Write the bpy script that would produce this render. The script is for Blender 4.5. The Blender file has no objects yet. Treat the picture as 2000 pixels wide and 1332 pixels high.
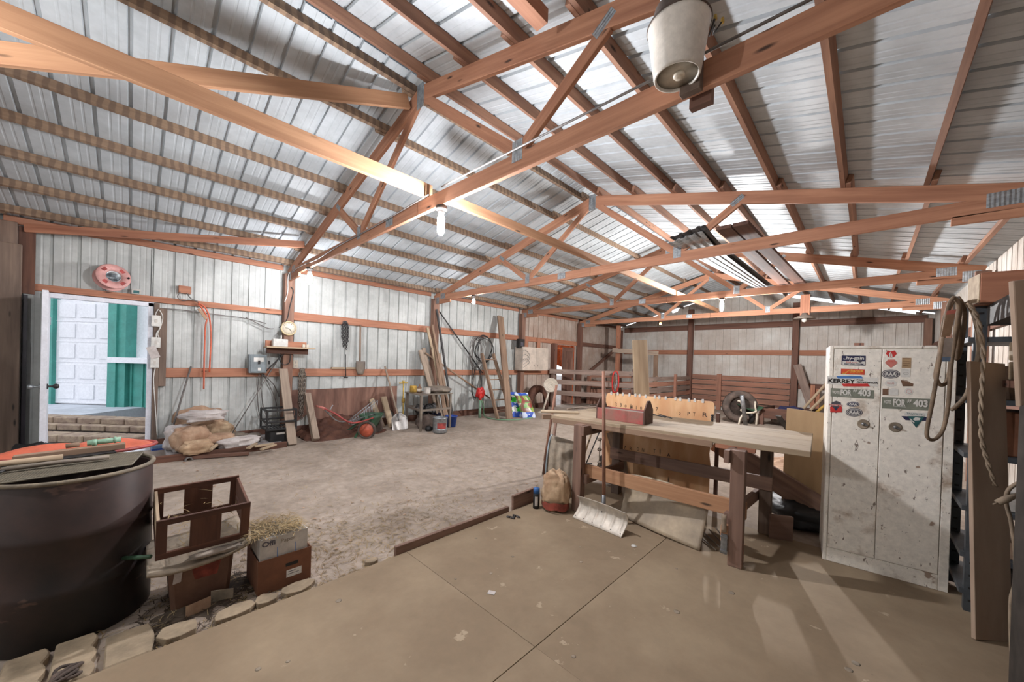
import bpy, bmesh, math, random
from mathutils import Vector as V, Matrix as M4

rnd = random.Random(7)
sc = bpy.context.scene
COL = sc.collection

# ------------------------------------------------------------------ camera
YAW, PITCH, ROLL = math.radians(44.078), math.radians(-0.411), math.radians(1.755)
FPX, CX, CY = 715.44, 999.6, 710.6
CAM = V((7.417, 1.167, 1.42))
_f = V((-math.sin(YAW), math.cos(YAW), 0)); _r = V((math.cos(YAW), math.sin(YAW), 0)); _u = V((0, 0, 1))
FW = _f * math.cos(PITCH) + _u * math.sin(PITCH)
_u2 = _u * math.cos(PITCH) - _f * math.sin(PITCH)
RT = _r * math.cos(ROLL) + _u2 * math.sin(ROLL)
UP = _u2 * math.cos(ROLL) - _r * math.sin(ROLL)
cd = bpy.data.cameras.new('camera')
cd.sensor_width = 36.0; cd.lens = 36.0 * FPX / 2000.0
cd.shift_x = (1000 - CX) / 2000.0; cd.shift_y = (CY - 666) / 2000.0
cd.clip_start = 0.02; cd.clip_end = 200
cam = bpy.data.objects.new('camera', cd); COL.objects.link(cam)
mw = M4((RT, UP, -FW)).transposed().to_4x4(); mw.translation = CAM
cam.matrix_world = mw
sc.camera = cam

# ------------------------------------------------------------------ world, exposure
w = bpy.data.worlds.new('sky'); sc.world = w; w.use_nodes = True
bg = w.node_tree.nodes['Background']
bg.inputs[0].default_value = (0.88, 0.92, 1.0, 1); bg.inputs[1].default_value = 1.15
sc.view_settings.view_transform = 'Standard'
sc.view_settings.look = 'None'
sc.view_settings.exposure = 0.8
sc.view_settings.gamma = 1.0
sc.view_settings.use_curve_mapping = False
KEY, SIDE, FAR, FILL = 1350.0, 340.0, 3200.0, 620.0      # radiance of the lit bulbs, the last one an added fill

# ------------------------------------------------------------------ helpers
def ray(x, y): return FW + RT * ((x - CX) / FPX) - UP * ((y - CY) / FPX)
def PZ(x, y, z=-.03):
    d = ray(x, y); return CAM + d * ((z - CAM.z) / d.z)
def PX(x, y, X=0.0):
    d = ray(x, y); return CAM + d * ((X - CAM.x) / d.x)
def PY(x, y, Y):
    d = ray(x, y); return CAM + d * ((Y - CAM.y) / d.y)
def PD(x, y, d): return CAM + ray(x, y) * d
def PN(x, y, p, n):
    d = ray(x, y); return CAM + d * ((V(p) - CAM).dot(V(n)) / d.dot(V(n)))
def at(P, z): return V((P[0], P[1], z))

MATS = {}
def nodes(name):
    m = bpy.data.materials.new(name); m.use_nodes = True
    nt = m.node_tree; b = nt.nodes['Principled BSDF']
    return m, nt, b
def rgb(c):
    f = lambda s: s / 12.92 if s <= .04045 else ((s + .055) / 1.055) ** 2.4
    return (f(c[0] / 255), f(c[1] / 255), f(c[2] / 255), 1)
def ramp(nt, stops):
    n = nt.nodes.new('ShaderNodeValToRGB'); cr = n.color_ramp
    while len(cr.elements) > 1: cr.elements.remove(cr.elements[-1])
    cr.elements[0].position = stops[0][0]; cr.elements[0].color = stops[0][1]
    for p, c in stops[1:]:
        e = cr.elements.new(p); e.color = c
    return n
def coord(nt, scale, attr='gc'):
    a = nt.nodes.new('ShaderNodeAttribute'); a.attribute_name = attr
    mp = nt.nodes.new('ShaderNodeMapping'); mp.inputs['Scale'].default_value = scale
    nt.links.new(a.outputs['Vector'], mp.inputs['Vector']); return mp
def noise(nt, src, sc_=1.0, det=4, rough=.55):
    n = nt.nodes.new('ShaderNodeTexNoise'); n.inputs['Scale'].default_value = sc_
    n.inputs['Detail'].default_value = det; n.inputs['Roughness'].default_value = rough
    nt.links.new(src.outputs['Vector'], n.inputs['Vector']); return n
def mixc(nt, fac, a, b, mode='MIX'):
    n = nt.nodes.new('ShaderNodeMix'); n.data_type = 'RGBA'; n.blend_type = mode
    for s, v in ((n.inputs[0], fac), (n.inputs[6], a), (n.inputs[7], b)):
        if isinstance(v, (int, float)): s.default_value = v
        elif isinstance(v, tuple): s.default_value = v
        else: nt.links.new(v, s)
    return n.outputs[2]
def bump(nt, b, h, strength=.3, dist=.004):
    n = nt.nodes.new('ShaderNodeBump'); n.inputs['Strength'].default_value = strength
    n.inputs['Distance'].default_value = dist
    nt.links.new(h, n.inputs['Height']); nt.links.new(n.outputs[0], b.inputs['Normal'])

def wood(name, c1, c2, c3=None, stain=.35, rough=.8, gs=(1.3, 22, 22), bands=0, dust=None):
    """grain runs along x of the stored grain coordinate"""
    m, nt, b = nodes(name)
    g = noise(nt, coord(nt, gs), 1.0, 6, .6)
    r = ramp(nt, [(.3, rgb(c1)), (.68, rgb(c2))]); nt.links.new(g.outputs['Fac'], r.inputs[0])
    c = r.outputs[0]
    s = noise(nt, coord(nt, (1.1, 5, 5)), 1.0, 3)
    sr = ramp(nt, [(.42, (0, 0, 0, 1)), (.62, (1, 1, 1, 1))]); nt.links.new(s.outputs['Fac'], sr.inputs[0])
    mul = nt.nodes.new('ShaderNodeMath'); mul.operation = 'MULTIPLY'; mul.inputs[1].default_value = stain
    nt.links.new(sr.outputs[0], mul.inputs[0])
    c = mixc(nt, mul.outputs[0], c, rgb(c3 or c1))
    kn = nt.nodes.new('ShaderNodeTexVoronoi'); kn.inputs['Scale'].default_value = 1.0
    nt.links.new(coord(nt, (2.2, 9, 9)).outputs['Vector'], kn.inputs['Vector'])
    kr = ramp(nt, [(.05, (1, 1, 1, 1)), (.12, (0, 0, 0, 1))]); nt.links.new(kn.outputs['Distance'], kr.inputs[0])
    c = mixc(nt, kr.outputs[0], c, rgb(tuple(.45 * q for q in c1)))
    if bands:
        wv = nt.nodes.new('ShaderNodeTexWave'); wv.wave_type = 'BANDS'; wv.bands_direction = 'X'
        wv.inputs['Scale'].default_value = 1.0; wv.inputs['Distortion'].default_value = 2.5
        wv.inputs['Detail'].default_value = 2
        nt.links.new(coord(nt, (bands, 6, 6)).outputs['Vector'], wv.inputs['Vector'])
        br = ramp(nt, [(.35, (0, 0, 0, 1)), (.65, (.6, .6, .6, 1))]); nt.links.new(wv.outputs['Fac'], br.inputs[0])
        c = mixc(nt, br.outputs[0], c, rgb(c3 or c1))
    if dust:
        dn = noise(nt, coord(nt, (3, 3, 3)), 1.0, 5)
        dr = ramp(nt, [(.35, (0, 0, 0, 1)), (.7, (.8, .8, .8, 1))]); nt.links.new(dn.outputs['Fac'], dr.inputs[0])
        c = mixc(nt, dr.outputs[0], c, rgb(dust))
    nt.links.new(c, b.inputs['Base Color']); b.inputs['Roughness'].default_value = rough
    bump(nt, b, g.outputs['Fac'], .25, .003)
    MATS[name] = m; return m
def plain(name, c, rough=.6, metal=0.0, var=.12, vs=6.0, c2=None, edge=(.4, .7), bmp=0, spec=None, fine=.14, speck=None):
    """single colour broken up by blotches of c2"""
    m, nt, b = nodes(name)
    n = noise(nt, coord(nt, (vs, vs, vs)), 1.0, 6, .6)
    lo = rgb(c2) if c2 else rgb(tuple(max(0, q * (1 - var)) for q in c))
    hi = rgb(c) if c2 else rgb(tuple(min(255, q * (1 + var * .6)) for q in c))
    r = ramp(nt, [(edge[0], lo), (edge[1], hi)]); nt.links.new(n.outputs['Fac'], r.inputs[0])
    fn_ = noise(nt, coord(nt, (vs * 7, vs * 7, vs * 7)), 1.0, 3, .7)
    fr = ramp(nt, [(.3, (1 - fine, 1 - fine, 1 - fine, 1)), (.7, (1, 1, 1, 1))]); nt.links.new(fn_.outputs['Fac'], fr.inputs[0])
    col = mixc(nt, 1.0, r.outputs[0], fr.outputs[0], 'MULTIPLY')
    for sc3, th, cc in speck or ():
        q = noise(nt, coord(nt, sc3), 1.0, 4, .7)
        qr = ramp(nt, [(th, (0, 0, 0, 1)), (th + .03, (.85, .85, .85, 1))]); nt.links.new(q.outputs['Fac'], qr.inputs[0])
        col = mixc(nt, qr.outputs[0], col, rgb(cc))
    nt.links.new(col, b.inputs['Base Color'])
    b.inputs['Roughness'].default_value = rough; b.inputs['Metallic'].default_value = metal
    if spec is not None: b.inputs['Specular IOR Level'].default_value = spec
    if bmp: bump(nt, b, n.outputs['Fac'], bmp, .01)
    MATS[name] = m; return m
def emit(name, c, s):
    m, nt, b = nodes(name); b.inputs['Base Color'].default_value = rgb(c)
    b.inputs['Emission Color'].default_value = rgb(c); b.inputs['Emission Strength'].default_value = s
    MATS[name] = m; return m

class MB:
    """collects shapes in world space; build() links them as one mesh object"""
    def __init__(s): s.v = []; s.f = []; s.g = []; s.mi = []; s.cur = 0; s.m = M4.Identity(4); s.sm = []; s.smooth = False
    def add(s, vs, fs, gc=None):
        o = len(s.v)
        off = V((rnd.uniform(0, 50), rnd.uniform(0, 9), rnd.uniform(0, 9)))
        for i, p in enumerate(vs):
            p = V(p); s.g.append(tuple(V(gc[i]) + off) if gc else tuple(p + off)); s.v.append(tuple(s.m @ p))
        for f in fs: s.f.append(tuple(o + i for i in f)); s.mi.append(s.cur); s.sm.append(s.smooth)
    def box(s, c, d, ang=0.0, axis='Z', off=None):
        c = V(c); hx, hy, hz = d[0] / 2, d[1] / 2, d[2] / 2
        R = M4.Rotation(ang, 3, axis) if ang else M4.Identity(3)
        L = [V((a * hx, b_ * hy, e * hz)) for e in (-1, 1) for b_ in (-1, 1) for a in (-1, 1)]
        k = max(range(3), key=lambda i: d[i]); o = [k] + [i for i in range(3) if i != k]
        s.add([c + R @ p for p in L], [(0, 2, 3, 1), (4, 5, 7, 6), (0, 1, 5, 4), (2, 6, 7, 3), (0, 4, 6, 2), (1, 3, 7, 5)], [(p[o[0]], p[o[1]], p[o[2]]) for p in L])
    def bx(s, a, b_):
        a, b_ = V(a), V(b_); s.box((a + b_) / 2, [abs(q) for q in (b_ - a)])
    def beam(s, p0, p1, wd, h, up=(0, 0, 1)):
        """a board from p0 to p1: h along up, wd across"""
        p0, p1 = V(p0), V(p1); a = (p1 - p0); L = a.length; a.normalize()
        u = V(up); u = (u - a * u.dot(a)).normalized(); c = a.cross(u)
        vs = []; gc = []
        for e in (0, 1):
            for j in (-1, 1):
                for i in (-1, 1):
                    vs.append((p0 if e == 0 else p1) + c * (i * wd / 2) + u * (j * h / 2)); gc.append((e * L, i * wd / 2, j * h / 2))
        s.add(vs, [(0, 1, 3, 2), (4, 6, 7, 5), (0, 4, 5, 1), (2, 3, 7, 6), (0, 2, 6, 4), (1, 5, 7, 3)], gc)
    def tube(s, pts, r, n=8, cap=True, closed=False):
        pts = [V(p) for p in pts]; rs = r if isinstance(r, (list, tuple)) else [r] * len(pts)
        rings = []; prev = None; vs = []; fs = []; gc = []; L = 0; N = len(pts)
        for i, p in enumerate(pts):
            if closed: t = pts[(i + 1) % N] - pts[i - 1]
            else: t = pts[min(i + 1, N - 1)] - pts[max(i - 1, 0)]
            if t.length < 1e-9: t = V((0, 0, 1))
            t.normalize()
            if prev is None:
                a = V((0, 0, 1)) if abs(t.z) < .9 else V((1, 0, 0)); u = (a - t * a.dot(t)).normalized()
            else: u = (prev - t * prev.dot(t)).normalized()
            prev = u; c = t.cross(u)
            if i: L += (p - pts[i - 1]).length
            for k in range(n):
                q = 2 * math.pi * k / n; vs.append(p + (u * math.cos(q) + c * math.sin(q)) * rs[i]); gc.append((L, rs[i] * math.cos(q), rs[i] * math.sin(q)))
        for i in range(N if closed else N - 1):
            j = (i + 1) % N
            for k in range(n): fs.append((i * n + k, i * n + (k + 1) % n, j * n + (k + 1) % n, j * n + k))
        if cap and not closed: fs += [tuple(range(n - 1, -1, -1)), tuple((N - 1) * n + k for k in range(n))]
        old = s.smooth; s.smooth = True; s.add(vs, fs, gc); s.smooth = old
    def lathe(s, prof, c=(0, 0, 0), n=24, ax=(0, 0, 1), smooth=True):
        """prof: (radius, height) pairs"""
        ax = V(ax).normalized(); a = V((1, 0, 0)) if abs(ax.x) < .9 else V((0, 1, 0))
        u = (a - ax * a.dot(ax)).normalized(); v = ax.cross(u); c = V(c); vs = []; fs = []; gc = []
        for r_, h in prof:
            for k in range(n):
                q = 2 * math.pi * k / n; vs.append(c + ax * h + (u * math.cos(q) + v * math.sin(q)) * r_); gc.append((r_ * math.cos(q), r_ * math.sin(q), h))
        for i in range(len(prof) - 1):
            for k in range(n): fs.append((i * n + k, i * n + (k + 1) % n, (i + 1) * n + (k + 1) % n, (i + 1) * n + k))
        shut = prof[0] == prof[-1]
        if prof[0][0] > 1e-5 and not shut: fs.append(tuple(range(n - 1, -1, -1)))
        if prof[-1][0] > 1e-5 and not shut: fs.append(tuple((len(prof) - 1) * n + k for k in range(n)))
        old = s.smooth; s.smooth = smooth; s.add(vs, fs, gc); s.smooth = old
    def prism(s, poly, o, ex, ey, t):
        """flat outline poly (2-D) in the plane o, ex, ey, given thickness t along ex x ey"""
        o, ex, ey = V(o), V(ex), V(ey); nz = ex.cross(ey).normalized(); n = len(poly)
        vs = [o + ex * a + ey * b_ + nz * q for q in (0, t) for a, b_ in poly]
        gc = [(b_, a, q) for q in (0, t) for a, b_ in poly]
        s.add(vs, [tuple(range(n - 1, -1, -1)), tuple(range(n, 2 * n))] + [(i, (i + 1) % n, n + (i + 1) % n, n + i) for i in range(n)], gc)
    def grid(s, fn, nu, nv, thick=0, smooth=True):
        """fn(u, v) -> point, u and v in 0..1"""
        vs = [V(fn(i / nu, j / nv)) for j in range(nv + 1) for i in range(nu + 1)]
        fs = [(j * (nu + 1) + i, j * (nu + 1) + i + 1, (j + 1) * (nu + 1) + i + 1, (j + 1) * (nu + 1) + i) for j in range(nv) for i in range(nu)]
        gc = None
        if thick:
            n = len(vs); nrm = [V((0, 0, 0)) for _ in vs]
            for f in fs:
                q = (vs[f[1]] - vs[f[0]]).cross(vs[f[3]] - vs[f[0]])
                for i in f: nrm[i] += q
            nrm = [q.normalized() if q.length > 0 else V((0, 0, 1)) for q in nrm]
            b2 = [vs[i] - nrm[i] * thick for i in range(n)]
            per = [i for i in range(nu)] + [j * (nu + 1) + nu for j in range(nv)] + [nv * (nu + 1) + i for i in range(nu, 0, -1)] + [j * (nu + 1) for j in range(nv, 0, -1)]
            fs2 = [tuple(n + i for i in reversed(f)) for f in fs]
            fs3 = [(per[k], n + per[k], n + per[(k + 1) % len(per)], per[(k + 1) % len(per)]) for k in range(len(per))]
            vs = vs + b2; fs = fs + fs2 + fs3
        old = s.smooth; s.smooth = smooth; s.add(vs, fs, gc); s.smooth = old
    def text(s, txt, o, ex, ey, wd, h, bold=0.0, t=.0006):
        """lettering fitted to a wd x h box centred on o"""
        cu = bpy.data.curves.new('lettering', 'FONT'); cu.body = txt; cu.size = 1; cu.extrude = 0; cu.offset = bold
        ob = bpy.data.objects.new('lettering', cu); COL.objects.link(ob)
        dg = bpy.context.evaluated_depsgraph_get(); dg.update()
        me = bpy.data.meshes.new_from_object(ob.evaluated_get(dg))
        bpy.data.objects.remove(ob); bpy.data.curves.remove(cu)
        xs = [q.co.x for q in me.vertices]; ys = [q.co.y for q in me.vertices]
        o, ex, ey = V(o), V(ex), V(ey); nz = ex.cross(ey).normalized()
        if xs:
            x0, x1, y0, y1 = min(xs), max(xs), min(ys), max(ys)
            vs = [o + ex * (((q.co.x - x0) / (x1 - x0) - .5) * wd) + ey * (((q.co.y - y0) / (y1 - y0) - .5) * h) + nz * t for q in me.vertices]
            s.add(vs, [tuple(p.vertices) for p in me.polygons])
        bpy.data.meshes.remove(me)
    def build(s, name, mats, parent=None, bevel=0, label=None, structure=False, mod=None):
        if not isinstance(mats, (list, tuple)): mats = [mats]
        me = bpy.data.meshes.new(name)
        if parent is None:
            lo = V([min(p[i] for p in s.v) for i in range(3)]); hi = V([max(p[i] for p in s.v) for i in range(3)])
            org = V(((lo.x + hi.x) / 2, (lo.y + hi.y) / 2, lo.z))
            if structure: org = V((0, 0, 0))
        else:
            q = parent
            while q.parent: q = q.parent
            org = q.location.copy()
        me.from_pydata([tuple(V(p) - org) for p in s.v], [], s.f)
        a = me.attributes.new('gc', 'FLOAT_VECTOR', 'POINT')
        a.data.foreach_set('vector', [x for g in s.g for x in g])
        me.polygons.foreach_set('material_index', s.mi); me.polygons.foreach_set('use_smooth', s.sm)
        for m in mats: me.materials.append(MATS[m] if isinstance(m, str) else m)
        me.update()
        bm = bmesh.new(); bm.from_mesh(me); bmesh.ops.recalc_face_normals(bm, faces=bm.faces); bm.to_mesh(me); bm.free()
        ob = bpy.data.objects.new(name, me); COL.objects.link(ob)
        if parent is None: ob.location = org
        else: ob.parent = parent
        if bevel:
            md = ob.modifiers.new('bevel', 'BEVEL'); md.width = bevel; md.segments = 1; md.limit_method = 'ANGLE'
        if label and parent is not None: ob['label'] = label
        if structure: ob['kind'] = 'structure'
        return ob
def thing(name, label, cat, loc, group=None):
    o = bpy.data.objects.new(name, None); COL.objects.link(o); o.location = V(loc); o.empty_display_size = .1
    o['label'] = label; o['category'] = cat
    if group: o['group'] = group
    return o
def tag(o, label, cat, group=None, kind=None):
    o['label'] = label; o['category'] = cat
    if group: o['group'] = group
    if kind: o['kind'] = kind
    return o
def arc(c, r, a0, a1, n, ex, ey):
    c, ex, ey = V(c), V(ex), V(ey)
    return [c + ex * (r * math.cos(a0 + (a1 - a0) * i / n)) + ey * (r * math.sin(a0 + (a1 - a0) * i / n)) for i in range(n + 1)]
def spline(pts, n=6):
    """Catmull-Rom through the points"""
    pts = [V(p) for p in pts]; out = []
    for i in range(len(pts) - 1):
        p0 = pts[max(i - 1, 0)]; p1 = pts[i]; p2 = pts[i + 1]; p3 = pts[min(i + 2, len(pts) - 1)]
        for k in range(n):
            t = k / n
            out.append(.5 * ((2 * p1) + (p2 - p0) * t + (2 * p0 - 5 * p1 + 4 * p2 - p3) * t * t + (3 * p1 - p0 - 3 * p2 + p3) * t ** 3))
    out.append(pts[-1]); return out
ORD = ['lowest', 'second', 'third', 'fourth', 'fifth', 'sixth', 'seventh', 'eighth', 'ninth']

# ------------------------------------------------------------------ materials
wood('truss_wood', (148, 100, 76), (188, 138, 108), (160, 112, 88), .4)
wood('fresh_wood', (152, 110, 80), (180, 138, 104), (138, 98, 72), .3)
wood('purlin_dusty', (128, 104, 84), (154, 130, 106), (92, 74, 62), .3, bands=4.2)
wood('purlin_red', (124, 88, 70), (160, 120, 96), (108, 80, 66), .4)
wood('girt_wood', (142, 92, 70), (182, 128, 100), (158, 110, 88), .4)
wood('girt_dark', (88, 60, 50), (126, 88, 72), (104, 78, 66), .5)
wood('post_wood', (112, 82, 68), (146, 112, 94), (94, 68, 58), .5)
wood('post_grey', (98, 82, 72), (132, 112, 98), (78, 64, 56), .5)
wood('grey_board', (132, 116, 102), (168, 150, 132), (110, 94, 82), .4)
wood('pale_board', (150, 130, 106), (186, 166, 138), (128, 108, 88), .4)
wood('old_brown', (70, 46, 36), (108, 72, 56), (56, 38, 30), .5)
wood('stall_wood', (134, 92, 74), (176, 126, 104), (122, 96, 82), .5)
wood('stall_grey', (124, 104, 94), (152, 132, 120), (104, 86, 78), .5)
wood('bench_top', (136, 118, 96), (166, 147, 122), (128, 110, 90), .5, dust=(156, 138, 114))
wood('bench_leg', (112, 86, 74), (146, 116, 100), (96, 74, 64), .5)
wood('ply_orange', (212, 166, 120), (230, 192, 150), (196, 136, 92), .55, gs=(3, 9, 9))
wood('ply_brown', (104, 72, 60), (146, 110, 94), (78, 54, 46), .6, gs=(1.4, 9, 9))
wood('ply_tan', (160, 132, 98), (182, 154, 118), (146, 118, 88), .4, gs=(2, 8, 8))
wood('crate_wood', (70, 44, 34), (104, 68, 52), (56, 36, 30), .5)
wood('dusty_wood', (120, 96, 78), (152, 126, 104), (102, 80, 66), .5)
wood('dusty_ply', (148, 126, 108), (168, 146, 126), (134, 114, 98), .5, gs=(2, 8, 8))  # dusty tan of the two boards at the right edge
plain('sheet_wall', (192, 195, 192), .55, 0, .1, 1.4)
plain('sheet_roof', (190, 197, 201), .55, 0, .08, 1.2)
plain('sheet_dirty', (196, 184, 174), .6, 0, .2, 1.6, c2=(168, 148, 134))
plain('sheet_gable', (214, 212, 206), .55, 0, .2, 1.3, c2=(188, 178, 168))
plain('dirt', (176, 161, 147), .95, 0, .2, 1.7, c2=(148, 133, 119), edge=(.3, .65), bmp=.6, fine=.3)
plain('plywood_floor', (156, 137, 112), .85, 0, .15, 1.6, c2=(136, 117, 94), bmp=.05, fine=.1, speck=(((5, 5, 5), .66, (172, 154, 130)), ((40, 40, 40), .72, (104, 88, 72))))
plain('straw', (176, 154, 112), .9, 0, .3, 3, c2=(132, 110, 76))
plain('litter_and_shade', (92, 78, 64), .95, 0, .3, 3, c2=(58, 48, 40))  # colour of the dark straw, and of the mound that paints soil shade
plain('galvanised', (176, 182, 186), .38, .75, .15, 30)
plain('bare_steel', (150, 152, 154), .4, .7, .2, 12)
plain('dark_steel', (74, 72, 72), .5, .5, .25, 12)
plain('black', (28, 27, 28), .55, 0, .3, 8)
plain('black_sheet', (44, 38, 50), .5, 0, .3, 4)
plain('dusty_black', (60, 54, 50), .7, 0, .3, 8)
plain('white_paint', (222, 224, 232), .4, 0, .04, 6)
plain('white_plastic', (214, 212, 206), .45, 0, .08, 12)
plain('cream', (214, 204, 186), .5, 0, .08, 8)
plain('cabinet_paint', (244, 238, 227), .5, 0, .15, 4.5, c2=(172, 150, 128), edge=(.3, .42), fine=.2, speck=(((26, 26, 9), .64, (96, 76, 62)), ((60, 60, 40), .67, (70, 56, 48)), ((3, 30, 5), .66, (140, 112, 92))))
plain('cupboard', (206, 192, 178), .6, 0, .1, 3)
plain('pale_gold', (208, 188, 146), .5, 0, .1, 9)
plain('red', (160, 66, 62), .55, 0, .25, 9)
plain('red_bright', (204, 44, 40), .5, 0, .12, 9)
plain('toolbox_red', (170, 72, 70), .65, 0, .2, 6, c2=(140, 98, 86))
plain('toolbox_brown', (104, 78, 68), .8, 0, .2, 6)
plain('reel_pink', (210, 156, 150), .5, 0, .1, 6)
plain('orange', (196, 98, 72), .5, 0, .12, 8)
plain('orange_cord', (206, 98, 66), .5, 0, .1, 8)
plain('tarp_orange', (224, 110, 50), .6, 0, .15, 8)
plain('blue', (48, 82, 168), .5, 0, .12, 8)
plain('blue_pale', (120, 150, 190), .6, 0, .15, 8)
plain('green', (70, 196, 72), .5, 0, .15, 10)
plain('dark_green', (52, 84, 60), .6, 0, .2, 8)
plain('hose_green', (120, 160, 126), .6, 0, .1, 8)
plain('pipe_green', (134, 170, 146), .6, 0, .12, 8)
plain('trim_green', (70, 150, 138), .5, 0, .08, 3)
plain('yellow', (210, 176, 84), .55, 0, .15, 8)
plain('ochre', (184, 146, 62), .6, 0, .2, 10)
plain('paper_tan', (190, 162, 136), .85, 0, .15, 7, c2=(156, 124, 100))
plain('paper_white', (206, 200, 196), .85, 0, .15, 7, c2=(176, 166, 162))
plain('cardboard', (126, 82, 58), .85, 0, .12, 4)
plain('cardboard_dark', (112, 74, 56), .85, 0, .15, 4)
plain('box_white', (196, 190, 182), .8, 0, .12, 7)
plain('bin_tan', (124, 92, 74), .7, 0, .2, 5, c2=(104, 74, 60))
plain('lid_grey', (150, 136, 118), .8, 0, .15, 9)
plain('rust_drum', (66, 48, 44), .5, .1, .3, 2.2, c2=(28, 25, 26), edge=(.38, .66), speck=(((3, 3, 7), .64, (92, 70, 62)),))
plain('drum_edge', (130, 118, 100), .75, 0, .2, 9)
plain('mesh_wire', (120, 112, 96), .6, .3, .2, 9)
plain('stone', (160, 142, 118), .95, 0, .15, 6, bmp=.3)
plain('block_stone', (168, 150, 126), .95, 0, .2, 9, c2=(132, 112, 98), bmp=.5)
plain('concrete_out', (186, 190, 198), .9, 0, .08, 3)
plain('concrete_pad', (176, 170, 168), .9, 0, .12, 4)
plain('gravel', (150, 142, 136), .95, 0, .2, 7)
plain('garage_white', (232, 232, 236), .5, 0, .02, 3)
plain('grey_box', (130, 140, 144), .5, .1, .08, 9)
plain('aluminium', (196, 192, 188), .42, .35, .12, 9)
plain('shovel_white', (206, 196, 182), .5, .1, .1, 9)
plain('shovel_handle', (146, 104, 84), .7, 0, .15, 8)
plain('wire_black', (46, 44, 44), .6, 0, .2, 9)
plain('wire_grey', (110, 104, 100), .6, 0, .2, 9)
plain('cord_dusty', (150, 132, 112), .85, 0, .15, 9)
plain('belt', (128, 108, 88), .85, 0, .2, 9)
plain('rubber', (92, 78, 70), .85, 0, .25, 8)
plain('rust', (116, 78, 60), .8, .2, .3, 6, c2=(84, 54, 44))
plain('dusty_metal', (140, 128, 112), .6, .2, .2, 4, c2=(114, 104, 96))
plain('bent_sheet', (182, 164, 138), .6, .1, .2, 4, c2=(148, 134, 116))
plain('slot_steel', (92, 98, 104), .5, .5, .12, 9)
plain('bag_cloth', (204, 178, 146), .9, 0, .25, 6, c2=(160, 128, 100))
plain('bag_red', (150, 72, 58), .85, 0, .25, 9)
plain('fan_cream', (216, 206, 190), .5, 0, .08, 9)
plain('ink', (40, 36, 34), .8, 0, .1, 9)
plain('blue_cap', (44, 92, 150), .5, 0, .1, 9)
plain('lens_old', (222, 216, 206), .35, 0, .08, 6)
plain('stk_white', (224, 222, 216), .6, 0, .05, 9)
plain('stk_navy', (40, 42, 78), .6, 0, .08, 9)
plain('stk_red', (204, 56, 52), .6, 0, .08, 9)
plain('stk_orange', (222, 84, 46), .6, 0, .08, 9)
plain('stk_yellow', (236, 190, 84), .6, 0, .08, 9)
plain('stk_blue', (76, 124, 190), .6, 0, .08, 9)
plain('stk_olive', (132, 136, 122), .7, 0, .1, 9)
plain('stk_grey', (84, 82, 92), .6, 0, .1, 9)
plain('stk_teal', (44, 96, 98), .6, 0, .1, 9)
plain('stk_tan', (182, 152, 116), .8, 0, .1, 9)
plain('stk_brown', (120, 90, 70), .8, 0, .15, 9)
plain('stk_pink', (214, 128, 116), .7, 0, .12, 9)
plain('glove', (150, 138, 126), .9, 0, .15, 9)
plain('cobweb', (176, 168, 156), .9, 0, .1, 9)
emit('lamp_key', (250, 250, 255), KEY)
emit('lamp_side', (250, 250, 255), SIDE)
emit('lamp_far', (252, 250, 250), FAR)
emit('lamp_fill', (250, 250, 252), FILL)  # added fill bulb, unseen behind the camera
emit('lamp_warm', (255, 150, 84), 26)

def glass(name):
    m, nt, b = nodes(name)
    b.inputs['Base Color'].default_value = rgb((226, 220, 210)); b.inputs['Roughness'].default_value = .25
    b.inputs['Transmission Weight'].default_value = .55; b.inputs['IOR'].default_value = 1.2
    MATS[name] = m
glass('lens_glass')
def print_mat(name, cols, scale, seed):
    m, nt, b = nodes(name); v = nt.nodes.new('ShaderNodeTexVoronoi'); v.inputs['Scale'].default_value = scale
    mp = coord(nt, (1, 1, .8)); mp.inputs['Location'].default_value = (seed, seed, seed); nt.links.new(mp.outputs[0], v.inputs['Vector'])
    r = ramp(nt, [(i / len(cols), rgb(c)) for i, c in enumerate(cols)]); r.color_ramp.interpolation = 'CONSTANT'
    sx = nt.nodes.new('ShaderNodeSeparateColor'); nt.links.new(v.outputs['Color'], sx.inputs[0]); nt.links.new(sx.outputs[0], r.inputs[0])
    nt.links.new(r.outputs[0], b.inputs['Base Color']); b.inputs['Roughness'].default_value = .35; MATS[name] = m
print_mat('feed_green', ((60, 190, 64), (90, 210, 84), (60, 190, 64), (40, 84, 60), (230, 236, 230)), 9, 3)
print_mat('feed_blue', ((52, 84, 178), (70, 104, 196), (52, 84, 178), (210, 220, 240)), 10, 1)
print_mat('feed_picture', ((150, 166, 84), (120, 78, 60), (196, 190, 170), (96, 150, 70), (140, 60, 50)), 10, 5)

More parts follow.
